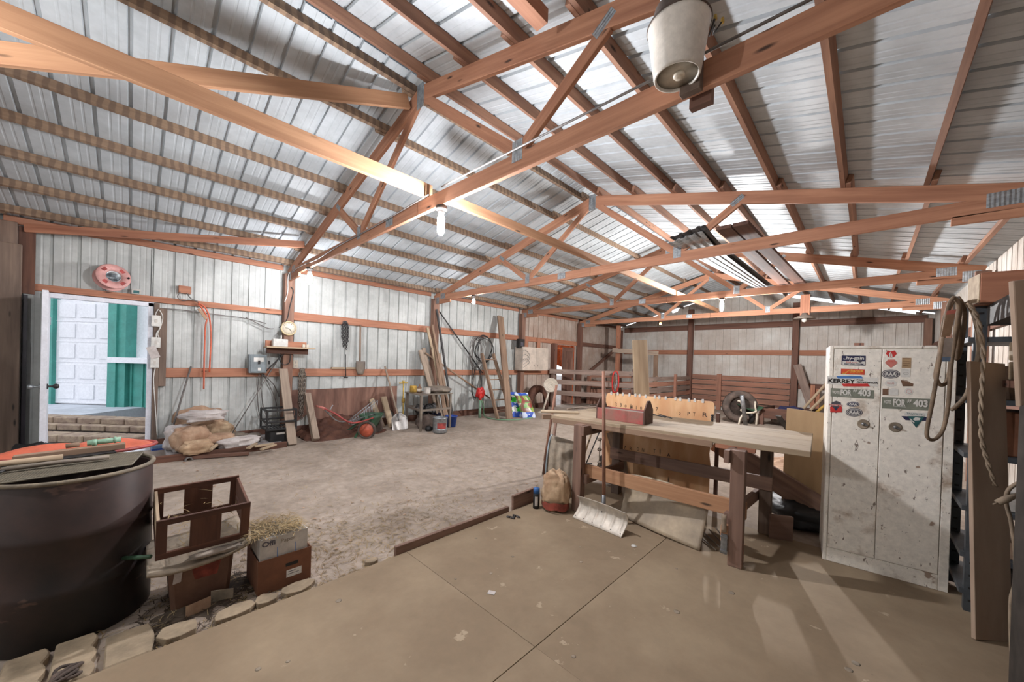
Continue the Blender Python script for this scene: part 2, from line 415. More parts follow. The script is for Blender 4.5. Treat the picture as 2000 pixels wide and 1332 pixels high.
# ------------------------------------------------------------------ the building
S = 3.05; WID = 8.58; CEN = 4.29; SL = .264; YB, YE = -1.0, 15.3
def chord_z(X): return 2.82 + SL * min(X, WID - X)
def roof_z(X): return 2.99 + SL * min(X, WID - X)
PER = .2286
PROF = [(0, 0), (.05, 0), (.056, .0025), (.066, .0025), (.072, 0), (.112, 0), (.118, .0025), (.128, .0025), (.134, 0), (.176, 0), (.182, .022), (.205, .022), (.211, 0)]
def prof_samples(a, b_):
    k = math.floor(a / PER); out = []
    while True:
        for s_, d in PROF:
            q = k * PER + s_
            if q > b_: break
            if q >= a: out.append((q, d))
        k += 1
        if k * PER > b_: break
    if not out or out[0][0] > a + 1e-4: out.insert(0, (a, 0))
    if out[-1][0] < b_ - 1e-4: out.append((b_, 0))
    return out
def sheet(mb, a, b_, fn0, fn1, nrm):
    """ribbed sheet from parameter a to b_; fn0(s), fn1(s) are its two edges, ribs stand out along nrm"""
    P = prof_samples(a, b_); nrm = V(nrm); vs = []; gc = []
    for s_, d in P:
        for fn in (fn0, fn1):
            p = V(fn(s_)) + nrm * d; vs.append(p); gc.append(tuple(p))
    mb.add(vs, [(2 * i, 2 * i + 2, 2 * i + 3, 2 * i + 1) for i in range(len(P) - 1)], gc)

XL = -.045
wl = MB()
def lw(y0, y1, z0, z1): sheet(wl, y0, y1, lambda s_: (XL, s_, z0), lambda s_: (XL, s_, z1), (-1, 0, 0))
DY0, DY1, DZ = .40, 1.33, 2.08         # entry door opening
OY0, OY1, OZ = 10.86, 12.05, 2.02      # opening in the far bay
lw(YB, DY0, -.1, 2.98); lw(DY0, DY1, DZ, 2.98); lw(DY1, 9.15, -.1, 2.98)
wl.cur = 1
lw(9.15, OY0, -.1, 2.98); lw(OY0, OY1, OZ, 2.98); lw(OY1, 15.3, -.1, 2.98)
wl.build('wall_left', ['sheet_wall', 'sheet_dirty'], structure=True)
wr = MB(); sheet(wr, YB, 15.3, lambda s_: (WID + .045, s_, -.1), lambda s_: (WID + .045, s_, 2.98), (1, 0, 0))
wr.build('wall_right', 'sheet_gable', structure=True)
wf = MB(); sheet(wf, -.05, WID + .05, lambda s_: (s_, 15.295, -.1), lambda s_: (s_, 15.295, roof_z(s_) - (.1 if 5.7 < s_ < 8.3 else .13 if 1.2 < s_ < 2.4 and math.sin(s_ * 15) > -.3 else .035)), (0, 1, 0))
wf.build('wall_far', 'sheet_gable', structure=True)
cl = MB(); sheet(cl, YB, YE, lambda s_: (-.12, s_, roof_z(-.12)), lambda s_: (CEN - .03, s_, roof_z(CEN - .03)), (-SL, 0, 1))
cl.build('ceiling_left', 'sheet_roof', structure=True)
cr_ = MB(); sheet(cr_, YB, YE, lambda s_: (WID + .12, s_, roof_z(WID + .12)), lambda s_: (CEN + .03, s_, roof_z(CEN + .03)), (SL, 0, 1))
cr_.build('ceiling_right', 'sheet_roof', structure=True)
rc = MB(); rc.beam((CEN, YB, roof_z(CEN) + .03), (CEN, YE, roof_z(CEN) + .03), .4, .006)
rc.build('trim_ridge', 'sheet_roof', structure=True)

# dirt floor, gently uneven
def dz(x, y): return -.03 + .006 * math.sin(2.1 * x + 1.3 * y) + .005 * math.sin(5.3 * x - 3.1 * y) + .003 * math.sin(13 * x + 9 * y)
g = MB(); g.grid(lambda u, v: (-.08 + u * 8.74, -1.2 + v * 16.6, dz(-.08 + u * 8.74, -1.2 + v * 16.6) - (.03 if -.08 + u * 8.74 > 5.1 and -1.2 + v * 16.6 < 4.95 else 0)), 120, 220)
g.build('floor', 'dirt', structure=True)
go = MB(); go.bx((-30, -30, -.35), (-.09, 40, -.25)); go.bx((8.7, -30, -.35), (40, 40, -.25)); go.bx((-.09, 15.45, -.35), (8.7, 40, -.25)); go.bx((-.09, -30, -.35), (8.7, -1.2, -.08))
go.build('ground', 'gravel', structure=True)

# plywood floor of dusty 4 x 8 sheets
pf = MB()
for (x0, x1, y0, y1) in [(5.03, 6.266, -1.1, .14), (5.03, 6.266, .143, 2.581), (5.03, 6.266, 2.584, 5.02), (6.271, 8.6, -1.1, .14), (6.271, 8.6, .143, 2.582), (6.271, 8.6, 2.583, 5.02) ]:
    pf.bx((x0, y0, -.019), (x1, y1, 0))
for X in (5.05, 6.27, 7.49): pf.bx((X - .02, -1.1, -.06), (X + .02, 5.0, -.019))
pf.build('floor_plywood', 'plywood_floor', structure=True)

# ------------------------------------------------------------------ posts
PNAME = ['by the entry door', 'with the clock on it', 'behind the leaning lumber', 'with the small black radio on it', 'beside the far doorway', 'in the far corner']
for k in range(6):
    if k == 0: continue
    Y = k * S if k < 5 else 15.18
    m = MB(); m.bx((0.0, Y - .075, -.1), (.14, Y + .075, 2.83))
    tag(m.build('wall_post', 'post_wood' if k < 4 else 'girt_dark', bevel=.006), 'brown wooden post of the left wall, ' + PNAME[k], 'post')
m = MB(); m.bx((0, -.1, -.1), (.14, .05, 2.9)); m.bx((.14, -.12, -.1), (.18, .19, 2.88)); m.bx((.18, -.1, -.1), (.22, .23, 2.62))
tag(m.build('wall_post', 'post_grey', bevel=.005), 'greyish built-up plank post left of the entry door', 'post')
for X, nm in ((2.82, 'left'), (5.84, 'right')):
    m = MB(); m.bx((X - .08, 15.11, -.1), (X + .08, 15.25, roof_z(X) - .25))
    tag(m.build('gable_post', 'girt_dark', bevel=.006), 'dark wooden post on the far gable wall, %s one of two' % nm, 'post')
for k, nm in enumerate(['nearest', 'second', 'third', 'fourth', 'fifth', 'last']):
    Y = k * S if k < 5 else 15.18
    m = MB(); m.bx((WID - .14, Y - .075, -.1), (WID, Y + .075, 2.83))
    tag(m.build('wall_post', 'post_wood', bevel=.006), 'brown wooden post of the right wall, %s to the camera' % nm, 'post')

# ------------------------------------------------------------------ girts
BAY = ['over the entry door', 'from clock post to leaning lumber', 'from leaning lumber to radio post', 'beside the far doorway', 'in the far corner bay']
def girt(y0, y1, z0, z1, mat, lab, x0=-.04, x1=-.001):
    m = MB(); m.bx((x0, y0, z0), (x1, y1, z1))
    tag(m.build('wall_girt', mat, bevel=.003), lab, 'girt', 'boards along the left wall')
for k in range(5):
    y0, y1 = k * S + .07, (k + 1) * S - .07
    if k == 0: y0 = .06
    girt(y0, y1, 2.895, 2.985, 'girt_wood' if k < 4 else 'girt_dark', 'reddish eave board at the top of the left wall, ' + BAY[k])
    girt(y0, y1, 2.115 if k == 0 else 2.04, 2.2 if k == 0 else 2.185, 'girt_wood' if k < 4 else 'girt_dark', 'reddish upper girt of the left wall, ' + BAY[k])
    if k < 4:
        girt(1.42 if k == 0 else y0, 10.72 if k == 3 else y1, 1.027, 1.165, 'girt_wood', 'reddish waist-high girt of the left wall, ' + BAY[k].replace('over', 'right of'))
    girt(1.42 if k == 0 else y0, (10.8 if k == 3 else y1), -.06, .12, 'old_brown', 'brown base board of the left wall, ' + BAY[k].replace('over', 'right of'))
def fgirt(x0, x1, z0, z1, mat, lab):
    m = MB(); m.bx((x0, 15.251, z0), (x1, 15.29, z1)); tag(m.build('gable_girt', mat, bevel=.003), lab, 'girt', 'boards along the far gable wall')
for (x0, x1, nm) in ((.2, 2.73, 'left bay'), (2.91, 5.75, 'middle bay'), (5.93, 8.5, 'right bay')):
    fgirt(x0, x1, 1.86, 2.02, 'girt_wood', 'reddish mid-height girt of the far gable wall, ' + nm)
    fgirt(x0, x1, 2.74, 2.93, 'girt_dark', 'dark upper girt of the far gable wall, ' + nm)
fgirt(5.93, 8.5, .85, 1.02, 'girt_dark', 'dark low girt of the far gable wall, right of the stall boards')
for k in range(5):
    for z0, z1, nm in ((2.04, 2.185, 'upper'), (1.03, 1.165, 'lower')):
        m = MB(); m.bx((WID + .001, k * S + .08, z0), (WID + .04, (k + 1) * S - .08, z1))
        tag(m.build('wall_girt', 'girt_dark'), '%s girt of the right wall, %s bay from the camera' % (nm, ['first', 'second', 'third', 'fourth', 'fifth'][k]), 'girt')

# ------------------------------------------------------------------ roof trusses
def plate(mb, c, wd, h, ey, nrm=(0, -1, 0)):
    """toothed galvanised plate: a thin ridged sheet"""
    ey = V(ey).normalized(); nz = V(nrm); ex = ey.cross(nz).normalized(); c = V(c)
    n = max(6, int(wd / .012)); vs = []
    for j in (-.5, .5):
        for i in range(n + 1): vs.append(c + ex * ((i / n - .5) * wd) + ey * (j * h) + nz * (.0035 if i % 2 else .0005))
    mb.add(vs, [(i, i + 1, n + 2 + i, n + 1 + i) for i in range(n)])
TN = ['over the photographer', 'nearest in view, with the big unlit barn lamp', 'second in view', 'third in view, carrying the far bright bulb', 'farthest, with the small warm bulb']
ZB = 2.85
for k in range(5):
    Y = k * S
    t = thing('roof_truss', 'reddish wooden roof truss, ' + TN[k], 'truss', (CEN, Y, ZB - .07), 'roof trusses')
    mt = 'truss_wood'; T = .038
    for sgn in (-1, 1):
        X0 = CEN + sgn * 4.24
        m = MB(); m.beam((X0, Y, chord_z(CEN + 4.24) ), (CEN + sgn * .004, Y, chord_z(CEN) - .001), T, .14, (0, 0, 1)); m.build('top_chord', mt, t, .003)
        m = MB(); m.beam((CEN + sgn * 4.0, Y, ZB - .03), (CEN + sgn * 3.55, Y, ZB), T, .2, (0, 0, 1)) if False else None
        m = MB(); m.beam((CEN + sgn * 4.23, Y, ZB - (.06 if k == 1 and sgn > 0 else .015)), (CEN + sgn * .003, Y, ZB), T - .002, .132); m.build('bottom_chord', mt, t, .003)
        m = MB(); m.beam((CEN + sgn * 4.2, Y - .001, ZB - .115), (CEN + sgn * 3.62, Y - .001, ZB - .1), T - .004, .075); m.build('heel_block', mt, t, .003)
        a = V((CEN + sgn * 1.31, Y, ZB + .05)); b_ = V((CEN + sgn * .06, Y, chord_z(CEN) - .07)); c_ = V((CEN + sgn * 2.0, Y, chord_z(CEN + 2.0) - .05))
        m = MB(); m.beam(a, b_, T - .004, .088); m.build('web', mt, t, .003)
        m = MB(); m.beam(a, c_, T - .004, .088); m.build('web', mt, t, .003)
        m = MB(); plate(m, (CEN + sgn * 1.31, Y - T / 2, ZB + .06), .1, .15, (0, 0, 1)); m.build('gusset_plate', 'galvanised', t)
        m = MB(); plate(m, (CEN + sgn * 1.98, Y - T / 2, chord_z(CEN + 2.0) - .03), .06, .15, (c_ - a)); m.build('gusset_plate', 'galvanised', t)
        m = MB(); plate(m, (CEN + sgn * 3.9, Y - T / 2, ZB + .02), .19, .12, (0, 0, 1)); m.build('gusset_plate', 'galvanised', t)
        m = MB(); plate(m, (CEN + sgn * 4.13, Y - T / 2, ZB - .07), .17, .14, (0, 0, 1)); m.build('gusset_plate', 'galvanised', t)
    m = MB(); plate(m, (CEN, Y - T / 2, chord_z(CEN) - .03), .12, .24, (0, 0, 1)); m.build('gusset_plate', 'galvanised', t)
    m = MB(); plate(m, (CEN - .55, Y - T / 2, ZB + .01), .16, .1, (0, 0, 1)); m.build('gusset_plate', 'galvanised', t)

# ------------------------------------------------------------------ purlins
BN = ['behind the photographer', 'between the camera and the nearest truss', 'between the nearest and second trusses', 'between the second and third trusses', 'between the third and farthest trusses', 'between the farthest truss and the gable']
for sgn, side in ((-1, 'left'), (1, 'right')):
    for i in range(8):
        dX = .14 + .56 * i; X = CEN + sgn * dX
        for b_ in range(6):
            y0, y1 = (b_ - 1) * S, b_ * S
            if b_ == 0: y0 = YB
            if b_ == 5: y1 = 15.28
            off = .021 if b_ % 2 else -.021
            zc = chord_z(X) + .07 * 1.034 + .047
            m = MB(); up = V((sgn * SL, 0, 1)).normalized(); ax = V((1, 0, -sgn * SL)).normalized()
            p = V((X, 0, zc)) + ax * off
            m.beam(p + V((0, y0 - .12 if b_ else y0, 0)), p + V((0, y1 + .12 if b_ < 5 else y1, 0)), .038, .088, up)
            tag(m.build('purlin', 'purlin_dusty' if side == 'left' else 'purlin_red'), '%s purlin up the %s roof slope, %s' % (ORD[7 - i], side, BN[b_]), 'purlin', 'purlins under the %s roof slope' % side)

# ------------------------------------------------------------------ more helpers
from mathutils import noise as mnoise
def blob(mb, c, r, seed=0, amp=.12, n=(28, 20), pw=.7, sag=.0, ang=0.0, freq=3.2):
    """soft lumpy body (sacks, bags): c is the middle of its base"""
    c = V(c); R = M4.Rotation(ang, 3, 'Z')
    sg = lambda q, e: math.copysign(abs(q) ** e, q)
    def fn(u, v):
        a = u * 2 * math.pi; b_ = (v - .5) * math.pi
        p = V((sg(math.cos(b_), pw) * sg(math.cos(a), pw) * r[0], sg(math.cos(b_), pw) * sg(math.sin(a), pw) * r[1], sg(math.sin(b_), pw) * r[2]))
        d = V((p.x / r[0], p.y / r[1], p.z / r[2])) * freq * .5
        k = 1 + amp * (mnoise.noise(d + V((seed * 3.7, 0, 0))) + .6 * mnoise.noise(d * 2.7 + V((seed, 5, 0))))
        k += .0 if v > .5 else 0
        p = p * k; p.z = max(p.z, -r[2] * .98) + r[2] * .98
        p.x *= 1 + sag * (1 - p.z / (2 * r[2])); p.y *= 1 + sag * (1 - p.z / (2 * r[2]))
        return c + R @ p
    mb.grid(fn, n[0], n[1])
def board(name, p0, p1, wd, th, mat, lab, cat='board', group=None, face=(1, 0, 0), bevel=.003):
    """a loose board from p0 to p1 whose broad side faces face"""
    m = MB(); m.beam(p0, p1, wd, th, face); o = m.build(name, mat, bevel=bevel); return tag(o, lab, cat, group)
def chain(mb, pts, L=.04, r=.0045):
    pts = [V(p) for p in pts]; tot = sum((pts[i + 1] - pts[i]).length for i in range(len(pts) - 1)); n = max(2, int(tot / (L * .72)))
    i = 0; acc = 0
    for k in range(n):
        s_ = (k + .5) / n * tot
        while i < len(pts) - 2 and acc + (pts[i + 1] - pts[i]).length < s_: acc += (pts[i + 1] - pts[i]).length; i += 1
        t = (pts[i + 1] - pts[i]).normalized(); c = pts[i] + t * (s_ - acc)
        a = V((0, 1, 0)) if abs(t.y) < .8 else V((1, 0, 0)); u = (a - t * a.dot(t)).normalized(); w_ = t.cross(u)
        if k % 2: u = w_
        ring = []
        for q in range(8):
            an = 2 * math.pi * q / 8; ring.append(c + t * (math.cos(an) * L * .5) + u * (math.sin(an) * L * .28))
        mb.tube(ring, r, 4, closed=True)

# ------------------------------------------------------------------ entry door and what is seen through it
m = MB()
m.bx((-.07, .37, -.05), (.012, .42, 2.1)); m.bx((-.07, 1.30, -.05), (.012, 1.36, 2.1)); m.bx((-.07, .37, 2.045), (.012, 1.36, 2.105)); m.bx((-.09, .37, -.06), (.03, 1.36, -.01))
m.build('trim_door', 'white_paint', structure=True, bevel=.004)
m = MB(); m.bx((-.03, 1.361, -.06), (.045, 1.42, 2.1)); m.build('trim_jamb', 'post_grey', structure=True, bevel=.003)
a = V((.03, .405, 0)); d = V((.9935, .085, 0)).normalized(); n_ = V((0, 0, 1)).cross(d)
t = thing('door_1', 'white entry door leaf standing open, seen edge-on', 'door', at(a, .0)); t['kind'] = 'structure'
m = MB(); m.beam(a + V((0, 0, 1.03)), a + d * .9 + V((0, 0, 1.03)), .045, 2.03)
for z0, z1 in ((.2, .9), (1.1, 1.85)):
    for s0, s1 in ((.12, .42), (.48, .78)):
        q = a + d * ((s0 + s1) / 2) + V((0, 0, (z0 + z1) / 2)); m.beam(q - d * (s1 - s0) / 2, q + d * (s1 - s0) / 2, .053, z1 - z0)
m.build('leaf', 'white_paint', t, .003)
for sg, mt in ((1, 'dark_steel'), (-1, 'galvanised')):
    c = a + d * .83 + V((0, 0, .98)) + n_ * (sg * .0225)
    m = MB(); m.lathe([(.03, 0), (.03, .008), (.012, .012), (.012, .04), (.024, .05), (.03, .066), (.022, .085), (.0, .09)], c, 14, n_ * sg); m.build('door_knob', mt, t)
m = MB(); m.bx(a + V((-.02, -.03, 1.7)), a + V((.02, .03, 1.8))); m.bx(a + V((-.02, -.03, .2)), a + V((.02, .03, .3))); m.build('hinge', 'galvanised', t)

# detached garage outside: front square to the view axis of its own plot
GF = V((FW.x, FW.y, 0)).normalized(); GR = V((GF.y, -GF.x, 0))
def gp(u, d_, z): return V((CAM.x, CAM.y, 0)) + GR * u + GF * d_ + V((0, 0, z))
t = thing('garage', 'white garage outside the open door with green metal trim', 'garage', gp(-9.5, 8.25, .15))
def gbox(mb, u0, u1, d0, d1, z0, z1):
    vs = [gp(u, q, z) for z in (z0, z1) for q in (d0, d1) for u in (u0, u1)]
    mb.add(vs, [(0, 2, 3, 1), (4, 5, 7, 6), (0, 1, 5, 4), (2, 6, 7, 3), (0, 4, 6, 2), (1, 3, 7, 5)])
m = MB(); gbox(m, -14, -5.5, 8.34, 12, .1, 3.4); m.build('garage_wall', 'garage_white', t)
dr = MB(); gbox(dr, -11.7, -8.98, 8.28, 8.34, .16, 2.5)
for i in range(5):
    z0 = .2 + i * .46
    for j in range(6):
        u0 = -11.62 + j * .45; gbox(dr, u0 + .05, u0 + .4, 8.262, 8.29, z0 + .07, z0 + .38)
    gbox(dr, -11.7, -8.98, 8.272, 8.29, z0 - .028, z0 - .012)
dr.build('garage_door', 'garage_white', t)
m = MB(); gbox(m, -10.42, -10.3, 8.2, 8.34, .12, 3.2); m.build('green_trim', 'trim_green', t)
m = MB(); gbox(m, -8.9, -8.55, 8.1, 8.36, .12, 3.3); gbox(m, -8.9, -8.72, 8.06, 8.12, .12, 3.3); m.build('green_trim', 'trim_green', t)
m = MB(); gbox(m, -8.55, -5.5, 8.2, 8.36, .12, 1.12)
for i in range(12): gbox(m, -8.5 + i * .25, -8.47 + i * .25, 8.17, 8.21, .12, 1.12)
m.build('wainscot', 'trim_green', t)
m = MB(); gbox(m, -8.9, -5.5, 8.04, 8.36, 1.12, 1.24); m.build('band', 'garage_white', t)
m = MB(); gbox(m, -14, -8.2, 6.9, 8.3, -.3, .14); m.build('concrete_apron', 'concrete_out', structure=True)
k = 0
m0 = MB(); gbox(m0, -12, -4.5, 6.45, 6.98, -.3, -.02); m0.build('terrace_bed', 'gravel', structure=True)
for row, (z0, dd, off) in enumerate([(-.26, 5.5, 0), (-.12, 5.9, .12), (-.01, 6.3, .03), (.085, 6.45, .2)]):
    for i in range(7):
        m = MB(); u0 = -9.1 + i * .42 + off; gbox(m, u0, u0 + .405, dd, dd + .3, z0, z0 + .1 if row > 1 else z0 + .12)
        o = m.build('retaining_block', 'block_stone', bevel=.012)
        tag(o, 'buff stone retaining block outside the entry door, in the %s step up' % ['lowest', 'second', 'third', 'topmost'][row], 'block', 'stone blocks of step %d' % (row + 1))
m = MB(); gbox(m, -9.2, -4.6, 4.75, 5.5, -.33, -.16); m.build('step_slab', 'concrete_out', structure=True)

# black sheet, bag and things left of the door
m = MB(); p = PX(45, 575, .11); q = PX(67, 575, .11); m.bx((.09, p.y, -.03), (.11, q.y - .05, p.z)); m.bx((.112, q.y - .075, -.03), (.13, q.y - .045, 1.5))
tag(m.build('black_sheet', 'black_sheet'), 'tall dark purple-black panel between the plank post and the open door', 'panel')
m = MB(); p = PX(36, 440, .15); q = PX(67, 575, .15); m.bx((.115, p.y, q.z), (.15, q.y, p.z)); tag(m.build('header_board', 'old_brown', bevel=.003), 'wide brown board above the black panel left of the door', 'board')
m = MB(); blob(m, at(PD(58, 900, 3.95), -.03), (.2, .16, .2), 4, .25); tag(m.build('black_bag', 'black'), 'crumpled black plastic bag on the ground left of the open door', 'bag')

# cord reel on the girt above the door
c = PX(215, 557, .035); c.z = 2.2 + .165; ax = V((.93, .28, .22)).normalized()
t = thing('cord_reel', 'pink plastic cord storage reel on the girt above the door', 'reel', (c.x, c.y, 2.2))
uu = V((0, 0, 1)); uu = (uu - ax * uu.dot(ax)).normalized(); vv = ax.cross(uu); c = c + ax * .07
for off, nm in ((0.05, 'flange'), (-.06, 'flange')):
    m = MB(); m.lathe([(.075, -.006), (.165, -.006), (.17, 0), (.165, .006), (.075, .006), (.075, -.006)], c + ax * off, 28, ax); fl = m.build(nm, 'reel_pink', t)
    if off > 0:
        for q in range(4):
            an = math.pi / 4 + q * math.pi / 2; e = uu * math.cos(an) + vv * math.sin(an); tt = ax.cross(e)
            m = MB(); m.prism([(-.022, -.02), (.022, -.02), (.03, .02), (-.03, .02)], c + ax * (off + .0062) + e * .118, tt, e, .001); m.build('slot', 'red', fl)
m = MB(); m.lathe([(.075, -.06), (.075, .05), (.068, .056), (.068, -.06)], c, 24, ax); m.build('hub', 'galvanised', t)
m = MB(); m.lathe([(.012, 0), (.012, .02), (0, .022)], c + ax * .056 - vv * .14, 10, ax); m.build('crank_knob', 'black', t)
p = PX(266, 584, .02); m = MB(); m.bx((-.035, p.y - .045, 2.2), (.03, p.y + .045, 2.27)); m.cur = 1; m.bx((.03, p.y - .03, 2.21), (.0315, p.y + .03, 2.25))
tag(m.build('small_carton', ['box_white', 'stk_teal']), 'small white and teal carton on the girt right of the reel', 'box')

# switches and cables beside the jamb
for (x, y, h, w_, lab) in ((305, 627, .16, .1, 'uppermost white switch box right of the door jamb'), (304, 669, .15, .1, 'middle white switch box right of the door jamb'), (302, 708, .15, .09, 'lowest white switch box right of the door jamb')):
    p = PX(x, y, .05); m = MB(); m.bx((.0455, p.y - w_ / 2, p.z - h / 2), (.085, p.y + w_ / 2, p.z + h / 2)); o = m.build('switch_box', 'white_plastic', bevel=.004)
    m2 = MB(); m2.bx((.085, p.y - .012, p.z - .025), (.09, p.y + .012, p.z + .025))
    t = thing('switch_box', lab, 'switch', (.0455, p.y, p.z - h / 2)); o.name = 'box'; o.parent = t; o.location = V(o.location) - t.location
    m2.build('toggle', 'box_white', t)
b0 = MB(); b0.bx((-.044, 1.42, .9), (.0454, 1.5, 2.03)); tag(b0.build('backing_board', 'post_grey', bevel=.003), 'grey backing board behind the white switch boxes', 'board')
p = PX(299, 688, .06); m = MB(); m.box((.094, p.y, p.z), (.003, .1, .17), .35, 'X'); tag(m.build('paper_note', 'paper_white'), 'white paper note tilted over the switch boxes', 'paper')
m = MB()
for (pts) in ([(309, 604), (304, 615), (314, 622), (312, 640), (308, 652), (311, 660)], [(312, 606), (318, 620), (313, 640), (306, 650), (305, 662)], [(304, 715), (300, 740), (303, 790), (307, 850)]):
    m.tube(spline([PX(x, y, .06) for x, y in pts]), .006, 6)
tag(m.build('wiring', 'white_plastic'), 'white electric cables looping between the switch boxes', 'cable')
p = PX(361, 566, 0); m = MB(); m.bx((-.045, p.y - .07, p.z - .055), (.03, p.y + .07, p.z + .055)); tag(m.build('junction_box', 'girt_wood', bevel=.003), 'small wooden block with wires above the girt right of the reel', 'block')
m = MB()
for pts in ([(352, 570), (347, 580), (356, 587), (370, 586), (386, 588)], [(365, 572), (372, 582), (386, 590), (392, 597)], [(310, 602), (360, 606), (420, 614), (480, 622), (520, 632)], [(480, 620), (520, 640), (535, 642)]):
    m.tube(spline([PX(x, y, .035) for x, y in pts]), .007, 6)
tag(m.build('electric_cable', 'wire_grey'), 'grey cables running along the upper girt toward the clock post', 'cable')
m = MB(); m.tube(spline([PX(x, y, .05) for x, y in ((387, 594), (393, 600), (404, 620), (401, 640), (399, 700), (398, 760))]), .011, 8)
m.tube(spline([PX(x, y, .06) for x, y in ((387, 592), (400, 600), (409, 620), (412, 660), (409, 727))]), .011, 8)
tag(m.build('extension_cord', 'orange_cord'), 'orange extension cord hanging doubled from the upper girt', 'cord')
m = MB(); m.beam(PX(388, 603, .04), PX(404, 624, .06), .05, .04); tag(m.build('splitter_plug', 'paper_tan', bevel=.006), 'dusty beige plug splitter hanging with the orange cord', 'plug')

# breaker panel, outlet, clock, shelf
p0 = PX(489, 692, .2); p1 = PX(523, 729, .2)
t = thing('breaker_panel', 'grey breaker box on the girt left of the clock post', 'panel', (0, (p0.y + p1.y) / 2, p1.z))
m = MB(); m.bx((0.002, p0.y, p1.z), (.13, p1.y, p0.z)); m.build('enclosure', 'grey_box', t, .006)
m = MB(); m.bx((.13, p0.y + .02, p1.z + .02), (.142, p1.y - .02, p0.z - .02)); dd = m.build('cover', 'grey_box', t, .004)
m = MB(); m.bx((.142, p0.y + .06, p0.z - .12), (.143, p1.y - .05, p0.z - .05)); m.build('sticker', 'stk_white', dd)
m = MB(); m.bx((.142, p0.y + .12, p1.z + .04), (.143, p1.y - .09, p1.z + .09)); m.build('sticker', 'stk_white', dd)
for yy in (.12, .26):
    m = MB(); m.bx((.142, p0.y + yy, p1.z + .15), (.152, p0.y + yy + .03, p1.z + .21)); m.build('breaker_switch', 'black', dd)
m = MB()
for pts in ([(512, 731), (510, 760), (516, 800), (530, 828), (545, 842)], [(514, 731), (530, 760), (540, 790), (543, 815)], [(506, 731), (503, 770), (507, 810), (522, 833)], [(516, 732), (535, 752), (545, 775)]):
    m.tube(spline([PX(x, y, .03) for x, y in pts]), .008, 6)
tag(m.build('power_cable', 'wire_grey'), 'grey cables drooping below the breaker box down the wall', 'cable')
p = PX(574, 711, .0); m = MB(); m.bx((-.02, 3.16, p.z - .07), (.035, 3.235, p.z + .07)); m.cur = 1
for zz in (-.03, .03): m.bx((.035, 3.185, p.z + zz - .018), (.038, 3.21, p.z + zz + .018))
tag(m.build('outlet', ['cream', 'box_white'], bevel=.003), 'cream wall outlet box right of the clock post', 'outlet')
c = V((.1405, 3.05, 1.99)); c2 = PX(563.5, 641.5, .14); c.y = c2.y; c.z = c2.z
t = thing('wall_clock', 'round white wall clock with gold rim on the wooden post', 'clock', (.1405, c.y, c.z - .125))
m = MB(); m.lathe([(.108, 0), (.118, 0), (.126, .012), (.12, .03), (.108, .034), (.108, 0)], c, 36, (1, 0, 0)); m.build('rim', 'pale_gold', t)
m = MB(); m.lathe([(.108, .0), (.108, .022), (0, .022)], c, 36, (1, 0, 0)); fa = m.build('face', 'cream', t)
m = MB()
for h in range(12):
    an = math.pi / 2 - h * math.pi / 6; e1 = V((0, 1, 0)); e2 = V((0, 0, 1))
    m.text(str(h or 12), c + V((.0225, 0, 0)) + (e1 * math.cos(an) + e2 * math.sin(an)) * .084, e1, e2, .016 if h in (10, 11, 0) else .009, .016)
m.build('numerals', 'ink', fa)
m = MB(); m.beam(c + V((.025, 0, 0)), c + V((.025, -.06, .008)), .006, .002, (1, 0, 0)); m.beam(c + V((.027, 0, 0)), c + V((.027, .04, -.05)), .007, .002, (1, 0, 0)); m.build('hands', 'ink', t)
z = PX(563, 678, .2).z
t = thing('wall_shelf', 'small wooden shelf with a dark underside on the clock post', 'shelf', (.14, 3.05, z - .08))
m = MB(); m.bx((.141, 2.68, z - .025), (.36, 3.42, z)); m.build('shelf_board', 'pale_board', t, .003)
m = MB(); m.bx((.141, 2.72, z - .12), (.2, 3.35, z - .026)); m.build('bracket', 'old_brown', t, .003)
m = MB(); m.bx((.141, 2.7, z + .001), (.17, 3.33, z + .1)); m.build('back_board', 'girt_wood', t, .003)
m = MB(); m.bx((.2, 2.78, z + .001), (.31, 3.0, z + .13)); m.bx((.24, 2.9, z + .13), (.26, 2.92, z + .2)); tag(m.build('timer_box', 'white_plastic', bevel=.008), 'white plastic box on the shelf below the clock', 'box')
for i, yy in enumerate((3.24, 3.3)):
    m = MB(); m.bx((.22, yy, z + .001), (.26, yy + .045, z + .06)); tag(m.build('small_jar', 'cream', bevel=.008), 'small pale jar on the clock shelf, %s of two' % ('left', 'right')[i], 'jar')
m = MB()
for pts in ([(548, 690), (545, 700), (553, 712), (565, 708), (567, 690)], [(556, 690), (540, 705), (520, 725)], [(568, 560), (573, 570), (566, 600), (560, 625), (545, 640)]):
    m.tube(spline([PX(x, y, .165) for x, y in pts]), .008, 6)
tag(m.build('black_cable', 'wire_black'), 'black cables tangled below the clock shelf', 'cable')
m = MB(); m.tube(spline([PX(x, y, .18) for x, y in ((600, 517), (585, 520), (572, 525), (563, 540), (562, 570), (556, 590))]), .007, 6)
tag(m.build('lamp_cable', 'white_plastic'), 'white cable dropping from the truss heel along the clock post', 'cable')

